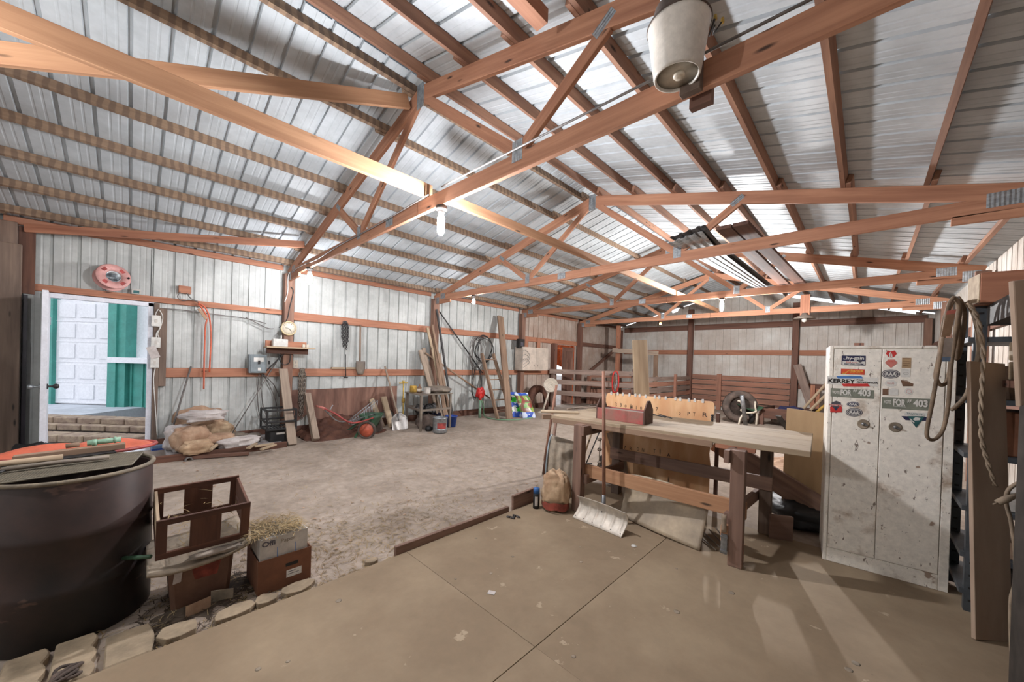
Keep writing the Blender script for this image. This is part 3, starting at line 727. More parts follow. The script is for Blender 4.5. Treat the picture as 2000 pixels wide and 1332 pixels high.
# ------------------------------------------------------------------ along the left wall
m = MB(); m.bx((.0, 1.5, -.06), (.86, 2.83, .03)); m.build('trim_pad', 'concrete_pad', structure=True)
m = MB(); m.beam((.89, 1.36, .01), (.92, 2.86, .01), .05, .09, (0, 0, 1)); tag(m.build('edge_timber', 'old_brown', bevel=.005), 'long brown timber edging the pad below the sacks', 'timber')
m = MB(); m.beam(PZ(368, 897) + V((0, 0, .022)), PZ(484, 887) + V((.06, 0, .022)), .045, .045); tag(m.build('short_timber', 'girt_dark', bevel=.004), 'shorter brown strip lying in front of the edging timber', 'timber')
m = MB(); c = PZ(366, 898) + V((.03, 0, 0)); m.lathe([(.03, 0), (.045, .0), (.045, .04), (.03, .04), (.03, 0)], c, 14, V((.8, .3, .1))); tag(m.build('wire_roll', 'wire_grey'), 'small grey roll on the dirt before the edging timber', 'roll')
t = thing('push_broom', 'blue push broom with long grey handle leaning right of the door', 'broom', at(PZ(322, 876), .03))
p = PZ(326, 873, .05); q = PX(373, 716, .02); m = MB(); m.tube([p, q], .012, 8); m.build('handle', 'wire_grey', t)
m = MB(); m.beam(p + V((.02, -.16, .02)), p + V((-.02, .1, .02)), .06, .05); m.build('head', 'blue_pale', t, .006)
m = MB(); m.beam(p + V((.02, -.16, -.012)), p + V((-.02, .1, -.012)), .055, .03); m.build('bristles', 'blue', t)
z = .03
def sack(x, y, r, seed, mat, lab, zb=.03, ang=0., amp=.26, pw=.58, dx=0.):
    m = MB(); c = PZ(x, y, zb) + V((dx, 0, 0)); blob(m, c, r, seed, amp, (34, 24), pw, 0, ang); return tag(m.build('sack', mat), lab, 'sack')
sack(352, 884, (.19, .15, .17), 1, 'paper_white', 'whitish paper sack slumped beside the blue broom', dx=-.16)
sack(372, 884, (.17, .2, .17), 2, 'paper_tan', 'bulging tan paper sack standing at the front of the sack heap', dx=-.14)
sack(392, 862, (.2, .3, .26), 3, 'paper_tan', 'large creased tan sack at the back of the heap', dx=-.12)
m = MB(); c = PZ(384, 884, .03) + V((-.28, .1, .4)); blob(m, c, (.22, .26, .07), 9, .3); tag(m.build('sack', 'paper_white'), 'flattened whitish sack crumpled on top of the heap', 'sack')
sack(384, 886, (.12, .17, .09), 5, 'bag_cloth', 'small buff sack in front of the tan sack heap', dx=-.02)
sack(424, 878, (.16, .24, .1), 6, 'paper_tan', 'long tan sack lying flat right of the heap', dx=-.14)
sack(428, 862, (.14, .2, .15), 7, 'bag_cloth', 'buff sack slumped against the wall behind the flat one', dx=-.1)
sack(466, 876, (.14, .24, .075), 8, 'paper_white', 'whitish sack lying flat beside the round grey tins', dx=-.12)
for i, (x, y) in enumerate(((470, 858), (480, 861), (502, 856))):
    m = MB(); c = at(PZ(x, 868, .03), .03) + V((-.22, 0, 0)); hh = (.13, .11, .12)[i]
    m.lathe([(.085, 0), (.09, hh), (.075, hh + .012), (0, hh + .016)], c, 18); tag(m.build('round_tin', 'dusty_metal'), 'low round grey tin by the pad, %s of three' % ('left', 'middle', 'right')[i], 'tin')
for i, (a, b_) in enumerate((((497, 872), (535, 866)), ((510, 878), (538, 868)), ((484, 876), (500, 866)))):
    board('scrap_stick', PZ(*a, .06), PZ(*b_, .075), .05, .025, 'pale_board', 'short pale scrap stick by the black crate, %s of three' % ('upper', 'lower', 'left')[i], face=(0, 0, 1))
m = MB(); m.tube([PZ(441, 866, .06), PX(548, 694, .03)], .008, 6); tag(m.build('leaning_rod', 'wire_grey'), 'thin grey rod leaning diagonally under the breaker box', 'rod')
m = MB(); p = PX(457, 842, .1); m.beam(p + V((0, 0, -.14)), p + V((0, 0, -.02)), .02, .015); m.beam(p + V((0, 0, -.02)), p + V((0, 0, .12)), .05, .012, (1, 0, 0)); tag(m.build('paint_paddle', 'white_plastic', bevel=.004), 'small white paddle standing upright behind the sacks', 'paddle')
board('scrap_stick', PZ(412, 878, .1), PX(456, 842, .2), .03, .03, 'pale_board', 'pale stick slanting across the tan sacks', face=(0, 0, 1))

# black crate on a black box
c = at(PZ(548, 869), -.03) + V((-.16, 0, 0))
t = thing('black_box', 'low black plastic box under the wire-sided rack', 'box', c)
m = MB(); m.bx(c + V((-.15, -.15, 0)), c + V((.15, .15, .24))); m.build('body', 'black', t, .012)
m = MB(); m.bx(c + V((.1505, -.06, .17)), c + V((.152, .06, .2))); m.build('label_plate', 'box_white', t)
t = thing('black_rack', 'open black crate frame stacked on the black box', 'crate', c + V((0, 0, .245)))
m = MB(); o = c + V((0, 0, .245))
for zz in (.0, .12, .3):
    for s_ in (-1, 1):
        m.bx(o + V((-.2, s_ * .2 - .012, zz)), o + V((.2, s_ * .2 + .012, zz + .028))); m.bx(o + V((s_ * .2 - .012, -.2, zz)), o + V((s_ * .2 + .012, .2, zz + .028)))
for sx in (-1, 1):
    for sy in (-1, 1): m.bx(o + V((sx * .2 - .014, sy * .2 - .014, 0)), o + V((sx * .2 + .014, sy * .2 + .014, .33)))
m.build('frame', 'black', t, .003)
m = MB()
for i in range(9): m.tube([o + V((-.2, -.17 + i * .042, .13)), o + V((-.2, -.17 + i * .042, .31))], .004, 5); m.tube([o + V((-.19, -.17 + i * .042, .01)), o + V((.19, -.17 + i * .042, .01))], .004, 5)
m.build('bars', 'galvanised', t)
m = MB(); chain(m, [PZ(567, 862) + V((0, .02, .5)), PZ(569, 865) + V((.02, .02, .35)), PZ(570, 866) + V((.03, .02, .12))], .06, .008); tag(m.build('hanging_chain', 'dark_steel'), 'dark chain hanging on the leaning board by the black rack', 'chain')

board('leaning_board', PZ(571, 871) + V((0, 0, .02)), PX(553, 721, .19), .13, .04, 'grey_board', 'long pale grey board leaning against the clock post', face=(1, 0, .6))
board('leaning_post', PZ(617, 862) + V((0, 0, .02)), PX(600, 770, .13), .1, .1, 'grey_board', 'weathered square timber leaning left of the seed spreader', face=(1, 0, .6))
board('leaning_board', PZ(747, 835) + V((0, 0, .01)), PX(725, 779, .16), .11, .04, 'pale_board', 'short pale plank leaning right of the wire basket', face=(1, 0, .8))
board('leaning_board', PZ(765, 836) + V((0, 0, .01)), PX(749, 775, .14), .11, .05, 'pale_board', 'short yellowish timber leaning beside the scoop shovel', face=(1, 0, .8))
# rotten plywood
pz = PX(568, 762, .04).z; y0 = PX(570, 800, .04).y; y1 = PX(775, 800, .04).y
poly = [(y0, pz), (y1, PX(775, 754, .04).z)] + [(y1 - (y1 - y0) * i / 24, .02 + .1 * abs(math.sin(i * 2.3)) + .22 * max(0, math.sin(i * .36 + .4))) for i in range(25)]
m = MB(); m.prism(poly, (.012, 0, 0), (0, 1, 0), (0, 0, 1), .016); tag(m.build('plywood_sheet', 'ply_brown'), 'rotten brown plywood sheet standing along the left wall', 'plywood')
m = MB(); yc = (y0 + y1) / 2 - .3
m.grid(lambda u, v: (.02 + u * .85, y0 + .05 + v * 1.5, -.035 + .3 * (1 - u) * (1 - abs(2 * v - 1) ** 2) + .08 * mnoise.noise(V((u * 9, v * 14, 2))) * (1 - u) + .05 * abs(mnoise.noise(V((u * 22, v * 40, 6)))) * (1 - u * u)), 40, 70)
tag(m.build('debris_heap', 'rust'), 'crumbled brown debris heaped below the rotten plywood', 'debris', kind='stuff')

# chains and tools hung on the girts
m = MB(); y = PX(590, 728, .03).y
for i, (dy, ln) in enumerate(((-.05, .62), (-.02, .86), (.02, .8), (.05, .92), (.0, .7))):
    chain(m, [V((.03, y + dy * .4, 1.17)), V((.05, y + dy, 1.05)), V((.045, y + dy * .8, 1.17 - ln * .6)), V((.05, y + dy * .5 - .02, 1.17 - ln))], .055, .008)
tag(m.build('hanging_chain', 'dusty_metal'), 'thick grey chain bundle hanging from the waist-high girt', 'chain')
m = MB(); y = PX(674, 630, .03).y
for i, (dy, ln) in enumerate(((-.06, .35), (-.03, .5), (.01, .48), (.04, .55), (.06, .4))):
    chain(m, [V((.03, y + dy * .3, 2.1)), V((.045, y + dy, 2.02)), V((.04, y + dy * .9, 2.1 - ln))], .05, .007)
tag(m.build('hanging_chain', 'dark_steel'), 'dark chain bundle hanging from the upper girt', 'chain')
t = thing('spade', 'old spade hanging blade-down from the upper girt', 'spade', PX(704, 726, .05))
m = MB(); m.tube([PX(704, 634, .03), PX(703, 708, .04)], .017, 8); m.build('handle', 'dusty_wood', t)
p = PX(704, 717, .045); m = MB(); m.grid(lambda u, v: (p.x + .03 * (1 - (2 * u - 1) ** 2), p.y + (u - .5) * .19 * (1 - .5 * max(0, v - .5) ** 1.2 * 2), p.z + .12 - v * .27), 8, 8, .004); m.build('blade', 'dusty_metal', t)
m = MB(); m.tube([PX(675, 692, .03), PX(675, 737, .03)], .008, 6); m.tube([PX(672, 737, .03), PX(679, 737, .03)], .012, 6); tag(m.build('hanging_rod', 'dark_steel'), 'thin dark rod hanging on the waist-high girt left of the spade', 'rod')
p = PX(676, 717, 0); m = MB(); m.bx((-.03, p.y - .28, 1.165), (.03, p.y + .3, 1.2)); tag(m.build('girt_block', 'pale_board'), 'pale strip resting on the waist-high girt under the dark chain', 'board')

# seed spreader cart
whc = PZ(716, 857); 
R_ = .155; wc = at(whc, -.03 + R_)
t = thing('seed_spreader', 'old push seed spreader with red handle and red hub wheel', 'spreader', at(whc, -.03))
wax = V((.75, -.66, 0)).normalized()
m = MB(); m.lathe([(R_ - .035, -.03), (R_ - .005, -.034), (R_, -.015), (R_, .015), (R_ - .005, .034), (R_ - .035, .03), (R_ - .035, -.03)], wc, 28, wax); wh = m.build('wheel', 'rubber', t)
m = MB(); m.lathe([(R_ - .037, -.02), (R_ - .037, .026), (.06, .012), (.04, .03), (0, .034)], wc, 24, wax); m.build('hub', 'orange', wh)
wc2 = wc - wax * .5
m = MB(); m.lathe([(R_ - .035, -.03), (R_ - .005, -.034), (R_, -.015), (R_, .015), (R_ - .005, .034), (R_ - .035, .03), (0, .03)], wc2, 24, wax); m.build('wheel', 'rubber', t)
fw_ = V((-wax.y, wax.x, 0)) ; bk = -V((.66, .75, 0)).normalized()
hp = [(-.2, -.03), (.2, -.03)]
hc = wc - wax * .25 + V((0, 0, .1))
def hop(u, v):
    a = u * 2 * math.pi; k = .3 + .7 * v; sx = math.copysign(abs(math.cos(a)) ** .5, math.cos(a)); sy = math.copysign(abs(math.sin(a)) ** .5, math.sin(a))
    return hc + wax * (sx * .2) + bk * (sy * .19 * k) + V((0, 0, -.1 + .25 * v))
m = MB(); m.grid(hop, 24, 4, .006); m.build('hopper', 'dark_green', t)
p_l = PZ(693, 855); 
m = MB(); m.beam(p_l, hc + V((.02, -.08, .1)), .035, .035); m.build('leg', 'dark_green', t)
p_l = PZ(666, 850); m = MB(); m.beam(p_l, hc - wax * .22 + V((0, -.12, .1)), .035, .035); m.build('leg', 'dark_green', t)
hq = PD(640, 806, (PZ(690, 855) - CAM).dot(FW) - .0); he = PD(618, 793, (PZ(690, 855) - CAM).dot(FW) - .05)
m = MB(); m.tube(spline([hc + V((.05, .08, .1)), PD(690, 826, 5.6), PD(655, 808, 5.4), PD(634, 798, 5.3)]), .013, 8); hd = m.build('handle', 'red', t)
m = MB(); m.tube([PD(634, 798, 5.3), he], .019, 8); m.build('grip', 'stk_pink', hd)
m = MB(); m.tube(spline([hc - wax * .2 + V((0, 0, .12)), PD(670, 824, 5.8), PD(640, 806, 5.5), PD(634, 800, 5.35)]), .01, 6); m.tube([PD(640, 808, 5.35), PD(650, 791, 5.4)], .008, 6); m.build('control_rod', 'bare_steel', t)
# wire basket
m = MB(); c0 = PX(706, 818, .55); ex = V((-.06, .5, .13)); ey = V((.16, -.02, 0)); ez = V((.03, 0, .24))
E_ = [c0 - ex * .5, c0 + ex * .5]
for v_ in (0, 1):
    for z_ in (0, 1):
        h = ez * z_ * (1.0); m.tube([E_[0] + ey * v_ + h * .3, E_[1] + ey * v_ + h * 1.2], .006, 6)
for i in range(17):
    s_ = i / 16; b_ = E_[0].lerp(E_[1], s_); hh = ez * (.3 + .9 * s_)
    m.tube([b_ + hh, b_, b_ + ey, b_ + ey + hh], .0035, 5)
tag(m.build('wire_basket', 'galvanised'), 'grey wire basket tipped up behind the seed spreader', 'basket')

# scoop shovel, digging tool
t = thing('scoop_shovel', 'big aluminium scoop shovel leaning on the left wall', 'shovel', at(PZ(781, 841), -.03))
b0 = PZ(781, 841) + V((.0, 0, .005)); b1 = PX(777, 809, .62)
m = MB(); m.tube([b1, PX(752, 716, .03)], .019, 8); m.build('handle', 'grey_board', t)
ax = (b1 - b0); lat = V((0, 1, 0)); nn = lat.cross(ax).normalized()
if nn.x < 0: nn = -nn
m = MB(); m.grid(lambda u, v: b0 + ax * v * 1.02 + lat * ((u - .5) * .34 * (1 - .75 * max(0, v - .72) / .28 * (v > .72))) + nn * (.05 * (2 * u - 1) ** 2 - .02 + .02 * v), 12, 14, .005); m.build('blade', 'aluminium', t)
m = MB(); m.tube([b1 + nn * .012, b0.lerp(b1, .6) + nn * .0], [.022, .008], 8); m.build('socket', 'bare_steel', t)
t = thing('digging_tool', 'yellow upright tool with a cross handle beside the metal stand', 'tool', at(PX(787, 832, .25), -.03))
m = MB(); p = PX(787, 832, .25); q = PX(788, 748, .1); p.z = -.03; m.tube([p, q], .014, 8); m.build('shaft', 'yellow', t)
m = MB(); m.tube([q + V((0, -.1, 0)), q + V((0, .1, 0))], .016, 8); m.tube([q + V((0, -.0, -.0)), q + V((0, 0, .05))], .03, 8); m.build('cross_handle', 'yellow', t)
m = MB(); m.lathe([(.03, -.05), (.035, -.03), (.035, .03), (.02, .05)], p.lerp(q, .58), 10); m.build('collar', 'ochre', t)

# metal stand with clutter
fl = at(PZ(821, 843), -.03); bl = at(PX(794, 830, .4), -.03); fr = fl + V((-.02, .72, 0)); br = bl + V((0, .72, 0)); zt = PD(826, 771, (fl - CAM).dot(FW)).z
t = thing('metal_stand', 'rusty steel stand table cluttered with cans by the scoop shovel', 'stand', (fl + br) / 2)
for q in (fl, bl, fr, br):
    m = MB(); m.bx(q + V((-.02, -.02, 0)), V((q.x + .02, q.y + .02, zt - .015))); m.build('leg', 'dusty_metal', t)
m = MB(); m.add([fl.xy.to_3d() + V((.03, -.05, zt - .015)), fr.xy.to_3d() + V((.03, .05, zt - .015)), br.xy.to_3d() + V((-.03, .05, zt - .015)), bl.xy.to_3d() + V((-.03, -.05, zt - .015)), fl.xy.to_3d() + V((.03, -.05, zt)), fr.xy.to_3d() + V((.03, .05, zt)), br.xy.to_3d() + V((-.03, .05, zt)), bl.xy.to_3d() + V((-.03, -.05, zt))], [(3, 2, 1, 0), (4, 5, 6, 7), (0, 1, 5, 4), (1, 2, 6, 5), (2, 3, 7, 6), (3, 0, 4, 7)]); m.build('top', 'dusty_metal', t)
zm = zt * .55
m = MB(); m.beam(at(fl, zm), at(fr, zm), .03, .04); m.beam(at(bl, zm), at(br, zm), .03, .04); m.beam(at(fl, zm), at(bl, zm), .03, .04); m.build('rail', 'dusty_metal', t)
def near_top(x, y, dx=0): 
    p = PZ(x, y, zt); return V((p.x, p.y, zt + .001))
ctr = (bl + fl) / 2
def on_stand(fy, fx): return V((bl.x + (fl.x - bl.x) * fx, bl.y + (fr.y - fl.y) * fy, zt + .001))
c = on_stand(.03, .25); m = MB(); m.bx(c + V((-.05, -.05, 0)), c + V((.05, .07, .14))); tag(m.build('yellow_tin', 'ochre', bevel=.01), 'square yellow tin on the metal stand', 'tin')
c = on_stand(.1, .5); m = MB(); m.lathe([(.045, 0), (.045, .11), (.016, .15), (.016, .18), (0, .18)], c, 14); m.cur = 1; m.lathe([(.046, .03), (.046, .09)], c, 14); tag(m.build('brown_bottle', ['stk_brown', 'cream']), 'brown bottle with pale label on the metal stand', 'bottle')
c = on_stand(.2, .75); m = MB(); m.bx(c + V((-.06, -.05, 0)), c + V((.05, .05, .12))); tag(m.build('white_carton', 'box_white', bevel=.004), 'white carton on the metal stand beside the brown bottle', 'box')
c = on_stand(.66, .6); m = MB(); blob(m, c, (.2, .27, .07), 12, .2); m.lathe([(.16, .0), (.17, .05), (.12, .08), (.0, .085)], c + V((.0, 0, .03)), 18); tag(m.build('mower_deck', 'dusty_metal'), 'dusty grey engine housing on top of the metal stand', 'engine')
for i, (fy, fx, mt) in enumerate(((.2, .4, 'dark_steel'), (.42, .5, 'black'), (.62, .35, 'dark_steel'))):
    c = on_stand(fy, fx); c.z = zm + .02; m = MB(); blob(m, c + V((0, 0, -.16)), (.08, .1, .1), 20 + i, .4); tag(m.build('machine_part', mt), 'dark machine part hung under the metal stand, %s of three' % ('left', 'middle', 'right')[i], 'part')
c = at(PZ(838, 838), -.03) + V((-.1, 0, 0)); m = MB(); blob(m, c, (.14, .2, .15), 31, .35); tag(m.build('old_motor', 'rubber'), 'dusty old motor on the ground under the metal stand', 'motor')
c = at(PZ(836, 842), -.03) + V((.02, 0, 0))
for i, (dy, mt) in enumerate(((.0, 'black'), (.16, 'black'))):
    m = MB(); m.lathe([(0, 0), (.06, .01), (.075, .05), (.05, .1), (0, .11)], c + V((0, dy, 0)), 12); tag(m.build('black_pot', mt), 'small black pot before the old motor, %s of two' % ('left', 'right')[i], 'pot')
c = at(PZ(866, 846), -.03) + V((-.12, 0, 0)); t = thing('grease_pail', 'grey metal pail with a red mark right of the metal stand', 'pail', c)
m = MB(); m.lathe([(0, .0), (.135, .0), (.14, .02), (.138, .05), (.143, .06), (.138, .07), (.14, .28), (.147, .285), (.147, .3), (.13, .3), (.12, .28), (0, .275)], c, 24); m.build('body', 'galvanised', t)
m = MB(); m.grid(lambda u, v: c + V((.1425 * math.cos(-1.0 + u * 1.3), .1425 * math.sin(-1.0 + u * 1.3), .09 + .11 * v)), 10, 1); m.build('red_mark', 'red', t)
c = at(PZ(886, 834), -.03) + V((-.1, 0, 0)); t = thing('blue_bucket', 'small blue plastic bucket behind the grey pail', 'bucket', c)
m = MB(); m.lathe([(0, .01), (.1, 0), (.13, .22), (.138, .22), (.138, .235), (.122, .235), (.1, .02)], c, 20); m.build('body', 'blue', t)
m = MB(); m.tube(arc(c + V((0, 0, .2)), .14, -.3, math.pi + .3, 12, V((0, 1, 0)), V((.4, 0, -.3))), .005, 6); m.build('bail', 'galvanised', t)
c = at(PZ(850, 832), -.03) + V((-.15, .1, 0)); m = MB(); m.lathe([(0, .01), (.1, 0), (.12, .25), (.128, .25), (.11, .25), (.09, .02)], c, 18); tag(m.build('navy_bucket', 'stk_navy'), 'dark blue bucket behind the dusty old motor', 'bucket')

# lumber leaning at the third post
LB = [((821, 684), .12, (862, 815), .62, .1, .04, 'grey_board', 'wide grey plank, leftmost of the lumber leaning at the post'),
      ((827, 680), .1, (866, 812), .52, .09, .04, 'grey_board', 'grey plank, second from the left of the leaning lumber'),
      ((835, 640), .16, (876, 816), .56, .06, .03, 'pale_board', 'long pale strip leaning across the third post'),
      ((844, 634), .2, (882, 818), .66, .05, .03, 'dusty_wood', 'long dusty strip leaning right of the pale one'),
      ((853, 604), .17, (886, 816), .6, .045, .03, 'wire_black', 'tall black angle iron leaning at the third post'),
      ((848, 660), .2, (872, 820), .74, .09, .03, 'dusty_wood', 'short dusty plank in front of the leaning lumber'),
      ((857, 690), .1, (880, 822), .5, .07, .04, 'grey_board', 'grey plank, rightmost of the lumber leaning at the post')]
for (a, X, b_, X2, wd, th, mt, lab) in LB:
    q = PX(*b_, X2); q.z = -.03
    p1 = PX(*a, X); m = MB(); m.beam(q, p1, wd, th, (1, 0, .3)); tag(m.build('leaning_lumber', mt, bevel=.002), lab, 'lumber', 'lumber at the third post')
m = MB(); m.tube([PX(831, 689, .18), PX(957, 778, .12)], .022, 8); tag(m.build('long_pole', 'dusty_wood'), 'long brown pole slanting down the wall behind the hydrant', 'pole')
m = MB(); m.tube([PX(855, 604, .05), PX(942, 728, .05)], .018, 6); tag(m.build('long_pipe', 'dark_steel'), 'dark pipe slanting across the upper girt toward the wire coils', 'pipe')
# wire coils
for i, (x, y, rx, rz, n, mt, lab) in enumerate(((945, 682, .3, .33, 5, 'wire_black', 'black hose coil hanging from the upper girt behind the ladder'), (930, 690, .2, .42, 6, 'wire_grey', 'tangled grey wire coil hanging left of the ladder'), (927, 745, .16, .5, 4, 'wire_black', 'loose black wire loops hanging below the waist-high girt'))):
    c = PX(x, y, .1); m = MB()
    for k in range(n):
        a0 = rnd.uniform(0, .6); fx = rnd.uniform(.75, 1.1); fz = rnd.uniform(.8, 1.15); sh = rnd.uniform(-.05, .05)
        m.tube([c + V((.012 * k + .015 * math.sin(3 * q), rx * fx * math.cos(q) + sh + .03 * math.sin(2 * q + k), rz * fz * math.sin(q))) for q in [a0 + j * 2 * math.pi / 26 for j in range(26)]], .009 if i == 0 else .006, 6, closed=True)
    tag(m.build('wire_coil', mt), lab, 'coil')
# hydrant and hose
c = at(PX(937, 812, .45), -.03); t = thing('yard_hydrant', 'red-headed yard hydrant on a green standpipe', 'hydrant', c); zt_ = PD(936, 776, (c - CAM).dot(FW)).z
m = MB(); m.tube([c, at(c, zt_)], .035, 10); m.build('standpipe', 'pipe_green', t)
m = MB(); blob(m, at(c, zt_ - .02), (.07, .1, .13), 5, .5, (18, 14)); m.tube([at(c, zt_ + .05), at(c, zt_ + .08) + V((.12, -.1, 0)), at(c, zt_) + V((.15, -.13, -.05))], [.035, .03, .03], 8); m.tube([at(c, zt_ + .18), at(c, zt_ + .24) + V((.02, .06, 0)), at(c, zt_ + .05) + V((.02, .14, 0))], .016, 8); m.build('head', 'red_bright', t)
m = MB(); m.tube(spline([at(c, zt_) + V((.15, -.12, -.02)), at(c, .3) + V((.12, 0, 0)), PZ(946, 812, -.01), PZ(962, 818, -.012), PZ(990, 820, -.012), PZ(1020, 819, -.012), PZ(1040, 815, -.012)]), .015, 8); tag(m.build('garden_hose', 'hose_green'), 'pale green garden hose trailing from the hydrant along the dirt', 'hose')
# ladder
t = thing('ladder', 'dusty wooden ladder leaning near the hydrant', 'ladder', at(PZ(972, 818), -.03))
lb = PZ(972, 818); rb = lb + V((-.02, .52, 0)); tv = PX(941, 690, .3) - lb; lt = lb + tv; rt = rb + tv + V((0, -.1, 0))
for a, b_ in ((lb, lt), (rb, rt)):
    m = MB(); m.beam(a, b_, .05, .085, (1, 0, .4)); m.build('rail', 'dusty_wood', t, .003)
for i in range(6):
    s_ = .12 + i * .157; m = MB(); m.beam(lb.lerp(lt, s_), rb.lerp(rt, s_), .07, .025, (0, 0, 1)); m.build('rung', 'dusty_wood', t)
board('tall_plank', PZ(995, 819), PX(977, 618, .1), .2, .05, 'dusty_wood', 'tall grey-brown plank leaning in front of the ladder', face=(1, 0, .3))
board('leaning_board', PZ(1002, 812), PX(995, 737, .15), .1, .04, 'wire_grey', 'dark grey board leaning behind the feed bags', face=(1, 0, .3))
# feed bags
for i, (x, y, seed, lean, lab) in enumerate(((1011, 814, 3, -.12, 'green and blue feed bag leaning left of its twin'), (1034, 816, 8, -.1, 'blue-bottomed feed bag with a brown picture, right of two'))):
    c = PZ(x, y); hh = .62; m = MB()
    def fb(u, v, c=c, seed=seed, lean=lean, hh=hh):
        a = u * 2 * math.pi; th = .1 * math.sin(math.pi * min(1, max(0, v * .96 + .02))) ** .5 + .004; wd = .2
        px = math.copysign(abs(math.cos(a)) ** .6, math.cos(a)) * wd; py = math.sin(a) * th
        k = 1 + .12 * mnoise.noise(V((px * 9, v * 5, seed)))
        ex = V((.35, .94, 0)); ey = V((.94, -.35, 0))
        return V((c.x, c.y, -.03)) + ex * (px * k) + ey * (py * k) + V((-.32 * v, .0, hh * v))
    for (v0, v1, ci) in ((0, .24, 0), (.24, .42, 1), (.42, .6, 0 if i == 0 else 1), (.6, .9, 2), (.9, 1, 0)):
        m.cur = ci; m.grid(lambda u, v: fb(u, v0 + (v1 - v0) * v), 20, 4)
    o = m.build('feed_bag', ['feed_blue', 'feed_green' if i == 0 else 'feed_picture', 'feed_green' if i == 0 else 'feed_picture'])
    tag(o, lab, 'bag')
# radio, cupboard, fan, fender beside the fourth post
p = PX(1018, 671, .22); m = MB(); m.bx((.141, p.y - .12, p.z - .13), (.26, p.y + .1, p.z + .13)); m.cur = 1; m.bx((.26, p.y - .06, p.z - .07), (.262, p.y + .05, p.z + .04)); tag(m.build('radio', ['black', 'stk_grey'], bevel=.01), 'small black box fixed on the brown post left of the cupboard', 'radio')
p0 = PX(1022, 677, .32); p1 = PX(1070, 724, .32)
t = thing('wall_cupboard', 'plain pale cupboard hung on the left wall by the far doorway', 'cupboard', (.02, (p0.y + p1.y) / 2, p1.z))
m = MB(); m.bx((.0, p0.y, p1.z), (.3, p1.y, p0.z)); m.build('body', 'cupboard', t, .004)
for i in range(2):
    w2 = (p1.y - p0.y) / 2; m = MB(); m.bx((.3, p0.y + i * w2 + .004, p1.z + .01), (.318, p0.y + (i + 1) * w2 - .004, p0.z - .01)); dd = m.build('door', 'cupboard', t, .003)
    m = MB(); m.lathe([(.01, 0), (.01, .02), (0, .022)], (.318, p0.y + w2 + (.08 if i else -.08), p1.z + .14), 8, (1, 0, 0)); m.build('knob', 'dark_steel', dd)
m = MB()
for i in range(3): m.tube(spline([PX(1018, 690 + 9 * i, .32), PX(1026, 684 + 8 * i, .33), PX(1034, 694 + 7 * i, .33), PX(1022, 706 + 6 * i, .33)]), .005, 5)
tag(m.build('coat_hangers', 'galvanised'), 'bent wire hangers on the side of the pale cupboard', 'hanger')
for i in range(2):
    y = PX(1028 + 24 * i, 660, .02).y; m = MB(); m.bx((.002, y - .07, p0.z), (.04, y + .07, 2.18)); tag(m.build('cupboard_cleat', 'girt_wood'), 'short board between the upper girt and the cupboard, %s of two' % ('left', 'right')[i], 'board')
c = at(PX(1060, 803, .75), -.03); t = thing('pedestal_fan', 'cream pedestal fan by the far doorway', 'fan', c); dF = (c - CAM).dot(FW)
m = MB(); m.lathe([(0, .0), (.2, .0), (.2, .02), (.05, .05), (.03, .08)], c, 20); m.build('base', 'fan_cream', t)
h = PD(1076, 752, dF); m = MB(); m.tube([c + V((0, 0, .05)), c.lerp(h, .5) + V((0, 0, .0)), h], [.03, .028, .022], 8); m.build('pole', 'fan_cream', t)
fa = V((.55, -.8, .1)).normalized()
m = MB(); m.lathe([(.05, -.16), (.07, -.12), (.07, -.02), (.03, 0)], h, 14, fa); m.build('motor', 'fan_cream', t)
m = MB()
for k in range(5): m.lathe([(.04 + .04 * k, .06 - .006 * k), (.045 + .04 * k, .064 - .006 * k), (.04 + .04 * k, .068 - .006 * k), (.036 + .04 * k, .064 - .006 * k)], h, 20, fa)
u0 = fa.cross(V((0, 0, 1))).normalized(); v0 = fa.cross(u0)
for k in range(20):
    e = u0 * math.cos(k * math.pi / 10) + v0 * math.sin(k * math.pi / 10); m.tube([h + fa * .065, h + e * .21 + fa * .03, h + e * .2 - fa * .03, h - fa * .02 + e * .05], .004, 4)
m.build('guard', 'fan_cream', t)
m = MB()
for k in range(4):
    e = u0 * math.cos(k * math.pi / 2) + v0 * math.sin(k * math.pi / 2); e2 = fa.cross(e)
    m.grid(lambda u, v: h + fa * (.02 + .03 * (v - .5)) + e * (.03 + .15 * u) + e2 * ((v - .5) * .13 * (.5 + u)), 4, 3, .003)
m.build('blades', 'white_plastic', t)
m = MB(); c = PX(1049, 785, .35); c.z = -.035
m.grid(lambda u, v: c + V((.18 * (v - .5), -.42 * math.cos(math.pi * u), .75 * math.sin(math.pi * u) ** .8)), 24, 2, .01); m.grid(lambda u, v: c + V((.09, -(.3 + .12 * v) * math.cos(math.pi * u), (.55 + .2 * v) * math.sin(math.pi * u) ** .8)), 24, 1, .006)
tag(m.build('rusty_fender', 'rust'), 'rusty arched fender standing behind the pedestal fan', 'fender')

